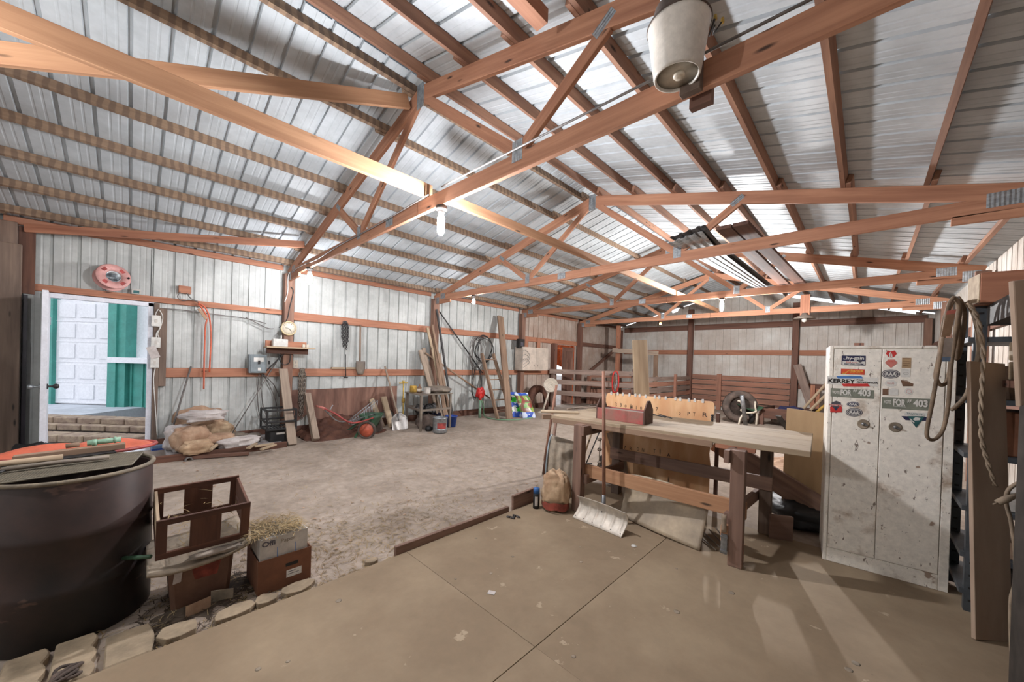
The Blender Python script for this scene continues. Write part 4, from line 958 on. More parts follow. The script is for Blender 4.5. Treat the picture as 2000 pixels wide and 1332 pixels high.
# ------------------------------------------------------------------ far end: doorway, gate, stall
m = MB(); m.bx((-.06, 10.7, -.05), (.1, 10.86, 2.05)); m.build('trim_jamb', 'girt_dark', structure=True)
y0 = PX(1098, 740, -.1).y
m = MB(); m.bx((-.13, y0, -.04), (-.1, 12.06, 1.96)); m.bx((-.1, y0, .9), (-.08, 12.06, 1.02)); m.bx((-.1, y0 + .02, 1.82), (-.08, 12.06, 1.94))
o = m.build('door_2', 'ply_brown', structure=True)
m = MB(); yt = PX(1092, 700, -.6).y
m.grid(lambda u, v: (-.6 + .06 * math.sin(u * 17 + v * 3), yt - .7 + 1.7 * u, 1.35 + 1.0 * v + .1 * math.sin(u * 9)), 40, 8, .004)
m.tube([(-.6, yt - .6, 2.3), (-.6, yt - .6, -.3)], .03, 8); m.tube([(-.6, yt + .9, 2.3), (-.6, yt + .9, -.3)], .03, 8)
tag(m.build('orange_tarp', 'tarp_orange'), 'orange tarp hung on poles outside the far doorway', 'tarp')
def GD(x, y, d): return PD(x, y, d)
t = thing('stall_gate', 'grey wooden gate of three wide rails before the far doorway', 'gate', at(GD(1150, 760, 11.8), -.03))
m_ = [((1073, 725), (1243, 730.5)), ((1077, 745), (1243, 754)), ((1080, 766), (1243, 777))]
for a, b_ in m_:
    m = MB(); m.beam(GD(*a, 11.8), GD(*b_, 11.8), .035, .15); m.build('rail', 'stall_grey', t, .003)
for x in (1078, 1236):
    p = GD(x, 727, 11.85); m = MB(); m.bx((p.x - .05, p.y + .03, -.04), (p.x + .05, p.y + .12, p.z + .1)); m.build('upright', 'stall_grey', t)
# low stall front behind the gate
t = thing('stall_fence', 'low reddish board front of the stall behind the gate', 'stall', at(GD(1190, 790, 13.3), -.03))
for i, (ya, yb) in enumerate(((733.5, 737.5), (744, 757), (760, 772), (775, 790), (793, 806))):
    xs = (1152, 1240); m = MB()
    p = GD(xs[0], (ya + yb) / 2 - .6, 13.3); q = GD(xs[1], (ya + yb) / 2 + 1.2, 13.3); m.beam(p, q, .03, (yb - ya) / FPX * 13.3); m.build('board', 'stall_wood', t, .002)
for x in (1152, 1198, 1238):
    p = GD(x, 735, 13.26); m = MB(); m.bx((p.x - .07, p.y - .07, -.04), (p.x + .07, p.y - .02, p.z + .02)); m.build('upright', 'stall_wood', t)
m = MB(); p = GD(1206.5, 700, 13.2); m.bx((p.x - .06, p.y - .06, -.04), (p.x + .06, p.y + .06, 2.82)); tag(m.build('stall_post', 'girt_wood', bevel=.004), 'orange-brown slim post standing left of the tall plank', 'post')
m = MB(); m.beam(GD(1196, 684, 13.05), GD(1286, 690, 12.6), .035, .15); tag(m.build('stall_rail', 'grey_board', bevel=.003), 'pale grey rail crossing behind the tall plank', 'board')
m = MB(); p = GD(1281, 700, 12.68); m.bx((p.x - .07, p.y - .03, -.04), (p.x + .07, p.y + .03, p.z + .12)); tag(m.build('stall_upright', 'dusty_wood', bevel=.003), 'short tan upright right of the tall plank', 'post')
m = MB(); m.beam(GD(1283, 734, 12.5), at(GD(1262, 800, 12.5), -.04), .04, .09); tag(m.build('stall_brace', 'dusty_wood'), 'slanting brace beside the short tan upright', 'board')
# stall partition to the gable post
t = thing('stall_partition', 'grey-brown board partition running back to the left gable post', 'partition', (2.85, 12.9, -.03))
for i in range(6):
    z = .08 + i * .175; m = MB(); m.bx((2.83, 10.9, z), (2.87, 15.1, z + .14 if i < 5 else z + .12)); m.build('board', 'stall_grey' if i % 2 else 'stall_wood', t, .003)
for y in (10.95, 13.6):
    m = MB(); m.bx((2.871, y - .05, -.04), (2.94, y + .05, 1.2 if y < 12 else 1.15)); m.build('upright', 'stall_wood', t)
t = thing('stall_boards', 'reddish horizontal boards lining the far gable wall between two posts', 'boards', (4.3, 15.2, -.03))
for i in range(6):
    z = .1 + i * .18; m = MB(); m.beam((2.91, 15.22, z + .078), (5.74, 15.22, z + .078), .035, .155); m.build('board', 'stall_wood', t, .003)
m = MB(); m.bx((3.72, 15.14, -.04), (3.86, 15.2, 1.2)); m.build('upright', 'stall_wood', t)
m = MB(); m.beam(PY(1557, 712, 15.0), PY(1583, 790, 14.8), .04, .2, (1, 0, 0)); tag(m.build('leaning_board', 'stall_grey', bevel=.003), 'dark board slanting against the gable right of its right post', 'board')
m = MB(); m.beam((.03, 12.9, 1.1), (.03, 14.9, 2.05), .035, .12); tag(m.build('wall_brace', 'girt_dark'), 'dark diagonal brace on the dirty sheet in the far corner', 'board')
# red hoop with chain on the gate
p = GD(1202, 746, 11.55); ex = V((RT.x, RT.y, 0)).normalized()
t = thing('red_hoop', 'red oval frame hanging on the gate before the tall plank', 'frame', at(p, p.z - .3))
m = MB(); m.tube([p + ex * (.1 * math.copysign(abs(math.cos(q)) ** .7, math.cos(q))) + V((0, 0, .33 * math.sin(q))) for q in [2 * math.pi * i / 24 for i in range(24)]], .022, 8, closed=True); m.build('frame', 'red_bright', t)
m = MB(); chain(m, [p + V((0, 0, .3)), p + V((.03, .02, 0)), p + V((-.02, -.02, -.3))], .07, .012); m.build('chain', 'galvanised', t)
# tall plank
m = MB(); m.beam(PZ(1259, 905), PY(1249, 664, 6.5), .225, .045, (FW.x, FW.y, 0)); tag(m.build('tall_plank', 'pale_board', bevel=.01), 'tall pale plank standing upright behind the numbered plywood panel', 'plank')

# things in the stall area at right
c = at(PZ(1444, 826), .40); t = thing('old_tire', 'dusty tractor tire standing in the stall area', 'tire', at(c, -.03))
m = MB(); prof = [(.24 + .075 * (1 - math.cos(q)) * 1.35, .1 * math.sin(q)) for q in [math.pi * 2 * i / 12 for i in range(13)]]
prof = [(.335 + .095 * math.cos(q), .1 * math.sin(q)) for q in [math.pi * 2 * i / 12 for i in range(13)]]
m.lathe(prof, c, 32, V((.5, -.86, .1))); m.build('carcass', 'rubber', t)
dW = 9.6; c = PD(1463, 802, dW)
t = thing('garden_cart', 'green tray cart with bent cream legs before the tire', 'cart', at(c, -.03))
m = MB(); m.grid(lambda u, v: c + ex * ((u - .5) * .5) + V((0, 0, .02 + .1 * abs(2 * u - 1) ** 2 + .05 * v)) + V((FW.x, FW.y, 0)) * ((v - .5) * .4), 10, 4, .01); m.build('tray', 'dark_green', t)
m = MB(); m.tube(spline([PD(1441, 783, dW - .2), PD(1447, 786, dW - .2), PD(1453, 803, dW - .2), PD(1452, 808, dW - .2), PD(1446, 817, dW - .2), at(PD(1443, 820, dW - .2), -.03)]), .022, 8); m.build('leg', 'cream', t)
m = MB(); m.tube(spline([PD(1475, 784, dW - .2), PD(1475, 795, dW - .2), PD(1478, 810, dW - .2), at(PD(1477, 820, dW - .2), -.03)]), .022, 8); m.build('leg', 'cream', t)
m = MB(); m.tube(spline([PD(1446, 800, dW - .22), PD(1456, 806, dW - .25), PD(1470, 806, dW - .25), PD(1477, 803, dW - .22)]), .025, 8); m.build('frame', 'cream', t)
m = MB(); m.lathe([(.05, -.05), (.15, -.045), (.17, 0), (.15, .045), (.05, .05)], at(PD(1464, 812, dW), .14), 20, ex); m.build('wheel', 'black', t)
m = MB(); m.tube([PZ(1457, 836), PD(1449, 773, 8.6)], .045, 10); tag(m.build('metal_pipe', 'bare_steel'), 'grey steel pipe standing at a slant before the cart', 'pipe')
t = thing('wagon_box', 'open dark wooden wagon box with blue things inside', 'wagon', at(PY(1527, 800, 13.2), -.03))
A = PY(1488, 796, 12.6); B = PY(1562, 797, 12.6); C_ = B + V((.25, 1.1, 0)); D_ = A + V((.1, 1.1, 0)); zt2 = A.z
for a, b_ in ((A, B), (B, C_), (C_, D_), (D_, A)):
    m = MB(); m.beam(at(a, zt2 - .13), at(b_, zt2 - .13), .04, .27); m.build('side', 'old_brown', t, .003)
m = MB(); m.add([at(A, zt2 - .26), at(B, zt2 - .26), at(C_, zt2 - .26), at(D_, zt2 - .26)], [(0, 1, 2, 3)]); m.build('bed', 'old_brown', t)
for q in (A, B, C_, D_):
    m = MB(); m.bx((q.x - .05, q.y - .05, -.04), (q.x + .05, q.y + .05, zt2 - .1)); m.build('leg', 'girt_dark', t)
cc = (A + C_) / 2; m = MB(); blob(m, at(cc, zt2 - .259), (.28, .2, .15), 3, .4); tag(m.build('blue_bundle', 'stk_navy'), 'dark blue bundle lying in the wagon box', 'bundle')
m = MB(); blob(m, at(cc, zt2 - .259) + V((.42, .1, 0)), (.2, .15, .1), 5, .3); tag(m.build('grey_cloth', 'wire_grey'), 'grey cloth lying in the right end of the wagon box', 'cloth')
c = at(PZ(1521, 826), -.03); t = thing('white_jug', 'dirty white jug with a collar handle behind the bench', 'jug', c); hj = PD(1521, 795, (c - CAM).dot(FW)).z
m = MB(); m.lathe([(0, 0), (.13, .0), (.15, .03), (.15, hj * .55), (.12, hj * .68), (0, hj * .7)], c, 20); m.build('body', 'box_white', t)
m = MB(); m.lathe([(.09, hj * .66), (.09, hj), (.08, hj), (.08, hj * .66), (.09, hj * .66)], c, 16); m.build('collar', 'white_plastic', t)
m = MB(); m.beam(PZ(1543, 845), PD(1520, 812, 8.0), .1, .03, (0, 0, 1)); tag(m.build('scrap_board', 'dusty_black'), 'dark scrap board propped by the white jug', 'board')
for i, (a, b_, mt, lab) in enumerate((((1540, 830), (1668, 690), 'pale_board', 'long pale pole leaning behind the cabinet, uppermost of three'), ((1552, 832), (1672, 712), 'pale_board', 'pale pole leaning behind the cabinet, middle of three'), ((1562, 832), (1680, 735), 'ochre', 'yellowish pole leaning behind the cabinet, lowest of three'))):
    p = PZ(*a); d0 = (p - CAM).dot(FW); m = MB(); m.tube([p, PD(*b_, d0 - .3)], .035, 8); tag(m.build('leaning_pole', mt), lab, 'pole')
p = PD(1672, 720, 8.6); m = MB(); m.bx((p.x - .05, p.y + .05, -.04), (p.x + .12, p.y + .2, 2.1)); tag(m.build('stall_post', 'girt_dark'), 'dark post hidden behind the old cabinet', 'post')
for i in range(2):
    p = PD(1587 + 9 * i, 780, 10.5); m = MB(); m.bx((p.x - .05, p.y - .05, -.04), (p.x + .05, p.y + .05, 1.0 - .1 * i)); tag(m.build('short_post', 'girt_wood'), 'short reddish post behind the poles, %s of two' % ('left', 'right')[i], 'post')
# scrap heap on the dirt behind the bench at left
for i in range(9):
    a = PZ(1100 + 9 * i, 808 + (i * 7) % 13, -.012); b_ = PZ(1128 + 9 * i, 806 + (i * 5) % 9, .0 + .012 * (i % 3))
    m = MB(); m.beam(a, b_, .09, .025, (0, 0, 1)); tag(m.build('scrap_board', ('grey_board', 'dusty_metal', 'pale_board')[i % 3]), 'scrap board lying in the heap before the gate', 'board', 'scrap heap before the gate')

# ------------------------------------------------------------------ workbench
BE = V((math.cos(math.radians(4.0)), math.sin(math.radians(4.0)), 0)); BN_ = V((-BE.y, BE.x, 0))
B0 = V((5.08, 4.19, 0)); BT = .875
def bp(s_, n_, z): return B0 + BE * s_ + BN_ * n_ + V((0, 0, z))
t = thing('workbench', 'long dusty wooden workbench with thick legs and rails', 'workbench', bp(1.05, .45, 0))
m = MB()
for i, (n0, n1, s0, s1) in enumerate(((0, .237, 0, 2.09), (.237, .474, 0, 2.09), (.474, .712, -.01, 2.09), (.712, .95, -.01, 2.09))):
    m.beam(bp(s0, (n0 + n1) / 2, BT - .021), bp(s1, (n0 + n1) / 2, BT - .021), n1 - n0, .042)
m.build('tabletop', 'bench_top', t, .004)
m = MB(); m.beam(bp(.02, .012, BT - .05), bp(1.5, .012, BT - .05), .03, .05); m.build('front_apron', 'dusty_wood', t, .003)
m = MB(); m.beam(bp(1.52, .014, BT - .055), bp(1.78, .014, BT - .055), .03, .035); m.build('front_patch', 'girt_wood', t, .003)
LG = {}
for nm, px in (('fl', (1124, 999)), ('fr', (1434, 1108))):
    p = PZ(*px, 0); LG[nm] = p + BN_ * .04
LG['bl'] = LG['fl'] + BN_ * .74 + BE * .06; LG['br'] = PZ(1492, 1042, 0) + BN_ * .03
for k, p in LG.items():
    m = MB(); m.beam(at(p, 0), at(p, BT - .0425), .09, .09, BN_); m.build('leg', 'bench_leg' if k[0] == 'f' else 'post_grey', t, .004)
zr = .385
m = MB(); m.beam(at(LG['fl'], zr) + BN_ * .066 - BE * .05, at(LG['fr'], zr) + BN_ * .066 + BE * .05, .036, .12); m.build('front_rail', 'fresh_wood', t, .003)
m = MB(); m.beam(at(LG['bl'], zr + .06) - BN_ * .066 - BE * .05, at(LG['br'], zr + .06) - BN_ * .066 + BE * .05, .036, .115); m.build('back_rail', 'bench_leg', t, .003)
for s_ in 'lr':
    a, b_ = at(LG['f' + s_], zr - .07), at(LG['b' + s_], zr - .07); sd = .066 if s_ == 'l' else -.066
    m = MB(); m.beam(a + BE * sd, b_ + BE * sd, .036, .09); m.build('side_rail', 'bench_leg', t, .003)
    a, b_ = at(LG['f' + s_], BT - .09), at(LG['b' + s_], BT - .09); m = MB(); m.beam(a + BE * sd - BN_ * .08, b_ + BE * sd + BN_ * .08, .036, .09); m.build('top_cleat', 'bench_leg', t, .003)
# board and sticks on the bench
m = MB(); m.beam(PZ(1056, 803, BT + .011), PZ(1130, 806, BT + .011), .11, .02); tag(m.build('loose_board', 'pale_board', bevel=.004), 'short pale board lying over the left end of the bench', 'board')
m = MB(); m.beam(PZ(1062, 814, BT - .02) - BE * .02, PZ(1084, 814, BT - .02) - BE * .02, .05, .05); tag(m.build('vise_block', 'dusty_wood', bevel=.004), 'wooden block fixed at the left end of the bench', 'block')
for i, (a, b_) in enumerate((((1262, 806), (1300, 815)), ((1270, 809), (1310, 815)), ((1285, 808), (1312, 817)))):
    m = MB(); m.tube([PZ(*a, BT + .006), PZ(*b_, BT + .006)], .005, 6); tag(m.build('metal_bar', 'dark_steel'), 'thin dark bar lying right of the red tote', 'bar', 'bars beside the red tote')
for i in range(5):
    m = MB(); m.beam(PZ(1108 + 12 * i, 799 - i, BT + .008), PZ(1152 + 14 * i, 793 + (i % 3), BT + .008), .02, .012); tag(m.build('scrap_stick', ('grey_board', 'dusty_metal')[i % 2]), 'thin scrap strip lying on the back left of the bench', 'strip', 'strips on the bench')
m = MB(); blob(m, PZ(1318, 812, BT) + BN_ * .05, (.035, .03, .025), 2, .3); tag(m.build('small_lump', 'dusty_wood'), 'small dusty lump on the bench before the plywood panel', 'lump')

# red wooden tote
A = PZ(1166, 817, BT); B = PZ(1256, 830, BT); te = (B - A).normalized(); tn = V((-te.y, te.x, 0)); L = (B - A).length; Wd = .19
t = thing('tool_tote', 'worn red wooden tool tote with peaked ends on the bench', 'toolbox', (A + B) / 2 + tn * Wd / 2)
for nm, q in (('front_board', 0), ('back_board', Wd - .015)):
    m = MB(); m.beam(A + tn * (q + .0075) + V((0, 0, .055)), B + tn * (q + .0075) + V((0, 0, .055)), .015, .11); m.build(nm, 'toolbox_red', t, .003)
for nm, o in (('end_board', A - te * .014), ('end_board', B - te * .002)):
    m = MB(); m.prism([(0, 0), (Wd, 0), (Wd, .13), (Wd * .62, .215), (Wd * .38, .215), (0, .13)], o, tn, (0, 0, 1), -.016 if False else .016); m.build(nm, 'toolbox_brown', t, .003)
m = MB(); m.beam(A + tn * Wd / 2 + V((0, 0, .008)), B + tn * Wd / 2 + V((0, 0, .008)), Wd - .03, .014); m.build('bottom_board', 'toolbox_brown', t)
m = MB(); m.beam(A + tn * .1 + V((0, 0, .1)), B + tn * .07 + V((0, 0, .1)), .12, .006); tag(m.build('saw_blade', 'dusty_metal'), 'dusty flat tool lying in the red tote', 'tool')

# numbered plywood panel behind the bench
pa = PY(1184, 767, 5.28); pb = PY(1397, 776, 5.36); pe = (V((pb.x, pb.y, 0)) - V((pa.x, pa.y, 0))).normalized(); pn = V((-pe.y, pe.x, 0)); PL = (pb - pa).xy.length; PH = pa.z + .03
o = at(pa, -.03)
t = thing('plywood_backboard', 'orange-stained plywood panel with numbers and hinges behind the bench', 'panel', o + pe * PL / 2)
poly = [(0, 0), (PL - .03, 0)] + [(PL - .03 - .012 * math.sin(i * 2.1) * (i % 2), PH * i / 14) for i in range(1, 12)] + [(PL - .005, PH * .93), (PL - .01, PH * .985), (PL - .03, PH), (.03, PH), (.01, PH * .985), (0, PH * .95)]
m = MB(); m.prism(poly, o + pn * .018, pe, (0, 0, 1), .018); m.build('sheet', 'ply_orange', t)
m = MB()
n1 = 0
for (x, y, w_, h_, s_) in ((1203, 790, .022, .045, '3'), (1212.5, 791, .022, .045, '3'), (1222, 793, .022, .03, '0'), (1234, 795, .026, .045, '4'), (1243, 796, .006, .042, '1'), (1252, 797, .022, .034, '0'), (1283, 799, .024, .045, '7'), (1328, 808, .02, .03, '2'), (1345, 808, .022, .04, 'P'), (1356, 809, .024, .04, 'T'), (1377, 810, .045, .045, 'R'),
                          (1220.5, 874, .025, .04, '7'), (1232, 876, .025, .04, 'R'), (1246, 877, .025, .035, 'O'), (1256, 879, .026, .04, 'N'), (1278, 881, .028, .045, 'T'), (1306, 889, .04, .04, 'A')):
    p = PN(x, y, o, pn); m.text(s_, p - pn * .0, pe, (0, 0, 1), w_, h_, 0, .0012)
m.build('pencil_marks', 'ink', t)
rp = random.Random(3)
m = MB()
for i in range(15):
    s_ = .08 + i * (PL - .2) / 14 + rp.uniform(-.02, .02); q = o + pe * s_ + V((0, 0, PH)) - pn * .003
    m.lathe([(.005, -.0), (.012, 0), (.012, .004), (.005, .004), (.005, 0)], q + V((0, 0, .008)), 10, -pn); m.bx(q + V((-.012, -.003, -.02)), q + V((.012, .003, .01)))
m.build('hinge_lugs', 'white_plastic', t)
m = MB()
for i in range(12): m.lathe([(.012, -.012), (.012, .012), (0, .012)], o + pe * (PL - .02) + V((0, 0, .72 + i * .021)) - pn * .004, 8, -pn)
m.build('dark_chain_edge', 'dark_steel', t)
m = MB(); m.beam(at(pb, -.03) + pe * .03 + pn * .01, at(pb, .95) + pe * .03 + pn * .01, .03, .05, pn); tag(m.build('jagged_plank', 'old_brown'), 'dark narrow plank standing at the right edge of the panel', 'plank')
m = MB(); m.beam(PZ(1222, 955, .0) + pn * .0, PN(1190, 845, o - pn * .07, pn), .07, .02, -pn) ; tag(m.build('leaning_lath', 'dusty_wood'), 'dusty slat leaning on the numbered panel under the bench', 'board')
m = MB(); m.beam(PN(1213, 990, o - pn * .22, pn) , PN(1192, 930, o - pn * .2, pn), .06, .02, -pn) if False else m.beam(V((5.62, 4.85, 0)), V((5.5, 4.95, .42)), .08, .02, -pn); tag(m.build('leaning_lath', 'grey_board'), 'short grey slat leaning behind the snow shovel', 'board')

# snow shovel
bl_ = PZ(1118, 1010, .004); br_ = PZ(1213, 1050, .004); se = (br_ - bl_).normalized(); sn = V((-se.y, se.x, 0)); SLn = (br_ - bl_).length
t = thing('snow_shovel', 'white snow shovel with a wide curved blade leaning on the bench', 'shovel', (bl_ + br_) / 2)
def sblade(u, v):
    zz = .185 * v; back = .1 * math.sin(math.pi * v * .8)
    rib = .011 * max(0, math.cos((u * 6 - .5) * 2 * math.pi)) ** 3 * math.sin(math.pi * min(1, v * 1.1))
    return bl_ + se * (u * SLn + (.5 - u) * .03 * v * 0) + sn * (back - rib) + V((0, 0, zz + .01 * math.sin(math.pi * u) * v))
m = MB(); m.grid(sblade, 60, 12, .003); m.cur = 1
for i in range(6): m.lathe([(.005, 0), (.004, .003), (0, .004)], sblade(.04 + i * .184, .1) - sn * .004, 8, -sn)
m.lathe([(.006, 0), (.005, .003), (0, .004)], sblade(.5, .55) - sn * .004, 8, -sn)
m.build('blade', ['shovel_white', 'dark_steel'], t)
hb = sblade(.5, .5) + sn * .03; ht = PY(1179, 725, 4.12)
m = MB(); m.tube([hb, hb.lerp(ht, .5), ht], .0155, 10); hd = m.build('handle', 'shovel_handle', t)
m = MB(); m.tube([sblade(.5, .42) + sn * .03, hb.lerp(ht, .12)], [.02, .018], 10); m.build('socket', 'bare_steel', t)
# hanging clamp beside the handle
p = PY(1170, 880, 4.24); m = MB(); m.tube([PY(1172, 858, 4.24), PY(1170, 912, 4.24)], .006, 6)
for yy in (858, 878, 903): m.lathe([(.018, -.012), (.022, 0), (.018, .012), (0, .012)], PY(1171, yy, 4.235), 10)
tag(m.build('hanging_clamp', 'dusty_metal'), 'small grey clamp hanging beside the snow shovel handle', 'clamp')

# curled metal sheet under the bench
b1 = PZ(1196, 1012, .004) + sn * .12; b2 = PZ(1366, 1076, .004)
def csheet(u, v):
    p = b1.lerp(b2, u) ; up = .50 * v - .12 * v * v
    return p + BN_ * (.14 * v + .05 * math.sin(math.pi * v) * (1 - u)) + V((0, 0, .36 * v + .03 * math.sin(math.pi * u) * v + .012 * math.sin(math.pi * u))) + BE * (.05 * v * (u - .3)) - BN_ * (.04 * math.sin(math.pi * u) * (1 - v))
m = MB(); m.grid(csheet, 30, 14, .003); tag(m.build('metal_sheet', 'bent_sheet'), 'dusty bent metal sheet propped under the bench rail', 'sheet')
for i in range(6):
    m = MB(); m.tube([V((6.42 + .03 * i, 4.5 + .07 * i, .012 + .006 * i)), V((6.62 + .015 * i, 4.32 + .06 * i, .012))], .006, 6); tag(m.build('thin_rod', 'dusty_metal'), 'thin rod on the floor behind the right front leg', 'rod', 'rods under the bench')
# strap with buckle and block at the right front leg
p = PY(1414, 1000, 4.14)
t = thing('ratchet_strap', 'dusty strap with a metal buckle hanging by the right front leg', 'strap', PY(1414, 1085, 4.15))
m = MB(); m.grid(lambda u, v: PY(1409 + 10 * u, 1005 + 35 * v, 4.15), 1, 4, .004); m.build('webbing', 'cord_dusty', t)
m = MB(); q = PY(1414, 1062, 4.145); m.box(q, (.04, .012, .14)); m.box(q + V((0, -.008, .05)), (.046, .01, .012)); m.box(q + V((0, -.008, -.05)), (.046, .01, .012)); m.build('buckle', 'bare_steel', t)
m = MB(); q = LG['fr'] - BE * .068; m.box(at(q, .22), (.05, .09, .12), math.radians(4)); tag(m.build('wood_block', 'fresh_wood', bevel=.003), 'orange wooden block fixed left of the right front leg', 'block')
# plank slanting behind the bench at right, board and bucket, bag
m = MB(); m.beam(PY(1398, 862, 5.5), PY(1625, 1008, 5.46), .045, .21); tag(m.build('slanting_plank', 'bench_leg', bevel=.004), 'wide dark plank slanting down behind the bench toward the cabinet', 'plank')
m = MB(); m.beam(PZ(1500, 1040, .085) + BN_ * .12, PZ(1546, 1046, .085) + BN_ * .12, .03, .23); tag(m.build('floor_board', 'bench_leg', bevel=.003), 'short board on edge behind the back bench leg', 'board')
c = PZ(1538, 1002); t = thing('tan_bucket', 'tan bucket lying on its side behind the bench', 'bucket', c)
c2 = c + V((0, 0, .13)); bx_ = V((.95, .3, .1)).normalized()
m = MB(); m.lathe([(0, -.13), (.1, -.13), (.125, .1), (.135, .1), (.135, .12), (.115, .12), (.095, -.12)], c2, 20, -bx_); m.build('body', 'lid_grey', t)
m = MB(); m.lathe([(.1, -.3), (.128, -.14), (.0, -.13)], c2, 18, -bx_); tag(m.build('black_pail', 'black'), 'black pail end beside the tan bucket', 'bucket')
m = MB(); blob(m, V((7.02, 5.62, -.03)), (.26, .34, .13), 7, .3, (26, 18), .8, 0, .2, 3.5); tag(m.build('black_tarp', 'black'), 'crumpled black tarp on the floor left of the cabinet', 'tarp')
m = MB(); m.tube([PZ(1500, 985) , PD(1542, 950, 4.2)], .018, 8); tag(m.build('leaning_pipe', 'dusty_metal'), 'short pipe slanting beside the tan bucket', 'pipe')
# wrinkled canvas on the dirt
m = MB(); q0, q1, q2, q3 = PZ(1470, 905), PZ(1640, 880), PZ(1640, 985), PZ(1480, 960)
def canv(u, v):
    p = (q3.lerp(q2, u)).lerp(q0.lerp(q1, u), v); n_ = mnoise.noise(V((u * 5, v * 16, 3))) + .5 * mnoise.noise(V((u * 12, v * 30, 8)))
    return V((p.x, p.y, -.012 + .02 + .03 * n_ + .02 * abs(n_)))
m.grid(canv, 40, 50); tag(m.build('canvas', 'paper_tan'), 'wrinkled tan canvas spread on the dirt behind the bench', 'canvas')
# plywood offcut and bench-end plywood
m = MB(); a = PY(1530, 842, 5.5); b_ = PY(1606, 862, 5.5); zt_ = PY(1536, 797, 5.5).z
m.prism([(0, -.03), (b_.x - a.x + .12, -.03), (b_.x - a.x + .12, zt_ - .02), (.02, zt_)], (a.x, 5.52, 0), (1, 0, 0), (0, 0, 1), .016); tag(m.build('plywood_offcut', 'ply_tan'), 'tan plywood offcut standing behind the right end of the bench', 'plywood')

# tools and tray left of the bench
def lean_tool(name, lab, cat, b_, tp, mats, r=.016):
    m = MB(); m.tube([b_, b_.lerp(tp, .5), tp], r, 8); o = m.build(name, mats); return tag(o, lab, cat)
f1 = PZ(1063, 930, -.03)
t = thing('round_shovel', 'long-handled shovel leaning on the left end of the bench', 'shovel', at(f1, -.03))
tp = PZ(1086, 752, 1.0); tp = PD(1087, 752, (f1 - CAM).dot(FW) + .12)
m = MB(); m.tube([f1 + V((0, 0, .2)), tp], .017, 8); m.build('handle', 'shovel_handle', t)
m = MB(); m.tube([f1 + V((0, 0, .02)), f1.lerp(tp, .45)], [.032, .022], 8); m.build('socket', 'old_brown', t)
t2 = PD(1084, 830, (f1 - CAM).dot(FW) + .05)
lean_tool('garden_fork', 'second long handle leaning beside the shovel at the bench end', 'tool', PZ(1070, 935, -.03), PD(1087, 815, (f1 - CAM).dot(FW) - .02), 'bench_leg', .02)
c = PZ(1054, 958); t = thing('wash_tub', 'ribbed grey tub standing on edge behind the paper bag', 'tub', c)
def tub(u, v):
    a = math.pi * u; rr = .27 - .012 * math.sin(v * 22); 
    return c + V((.05 + .26 * v, .12 + .14 * v, -.0)) + V((-.45, .89, 0)) * (rr * math.cos(a)) + V((0, 0, .62 * math.sin(a) ** .8 * (1 - .1 * v)))
m = MB(); m.grid(tub, 24, 20, .004); m.build('shell', 'lid_grey', t)
m = MB(); m.tube([tub(i / 24, 0) for i in range(25)], .01, 8); m.build('rim', 'grey_box', t)
m = MB(); c = V((5.29, 4.03, .0))
blob(m, c, (.12, .105, .19), 4, .24, (40, 30), .7, .1, .2, 4.0); m.cur = 1
def band(u, v):
    a = u * 2 * math.pi; return c + V((.137 * math.cos(a), .122 * math.sin(a), .03 + .07 * v + .008 * math.sin(a * 5)))
m.grid(band, 28, 2)
tag(m.build('paper_bag', ['bag_cloth', 'bag_red']), 'crumpled tan and red paper bag at the left bench leg', 'bag')
c = PZ(1047, 992, .0); c = V((max(c.x, 5.06), c.y, 0)); t = thing('spray_can', 'black spray can with a blue cap beside the paper bag', 'can', c); hc_ = PD(1047, 952, (c - CAM).dot(FW)).z
m = MB(); m.lathe([(0, .0), (.03, 0), (.032, .004), (.032, hc_ * .72), (.024, hc_ * .77), (0, hc_ * .77)], c, 18); m.build('can', 'black', t)
m = MB(); m.lathe([(.031, hc_ * .73), (.031, hc_ * .97), (.02, hc_), (0, hc_)], c, 18); m.build('cap', 'blue_cap', t)
m = MB(); m.grid(lambda u, v: c + V((.0325 * math.cos(-.6 + u * .9 - .7), .0325 * math.sin(-.6 + u * .9 - .7), .03 + (hc_ * .6 - .03) * v)), 6, 1); m.build('label', 'box_white', t)
# lath, blue crutch thing and chair-like frame seen under the bench
m = MB(); m.tube([PZ(1139, 895), PD(1160, 832, 5.2)], .014, 6); tag(m.build('leaning_stick', 'pale_board'), 'pale stick leaning behind the left bench legs, nearer of two', 'stick')
m = MB(); m.tube([PZ(1145, 905), PD(1173, 838, 5.3)], .01, 6); m.tube([PZ(1140, 906), PZ(1156, 905)], .01, 6); tag(m.build('leaning_rake', 'wire_black'), 'thin dark rake leaning behind the left bench legs', 'rake')
m = MB(); m.beam(PZ(1192, 910), PD(1180, 838, 5.05), .05, .02, (FW.x, FW.y, 0)); tag(m.build('blue_lath', 'blue_pale'), 'pale blue lath leaning behind the snow shovel handle', 'lath')
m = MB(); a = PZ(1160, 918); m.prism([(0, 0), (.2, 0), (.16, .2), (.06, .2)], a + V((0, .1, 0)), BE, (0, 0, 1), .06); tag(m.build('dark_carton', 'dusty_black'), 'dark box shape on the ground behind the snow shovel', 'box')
m = MB(); m.beam(PZ(1178, 925, .08), PZ(1222, 915, .08), .2, .1); tag(m.build('dark_tray', 'old_brown'), 'dark flat tray on the ground under the bench', 'tray')

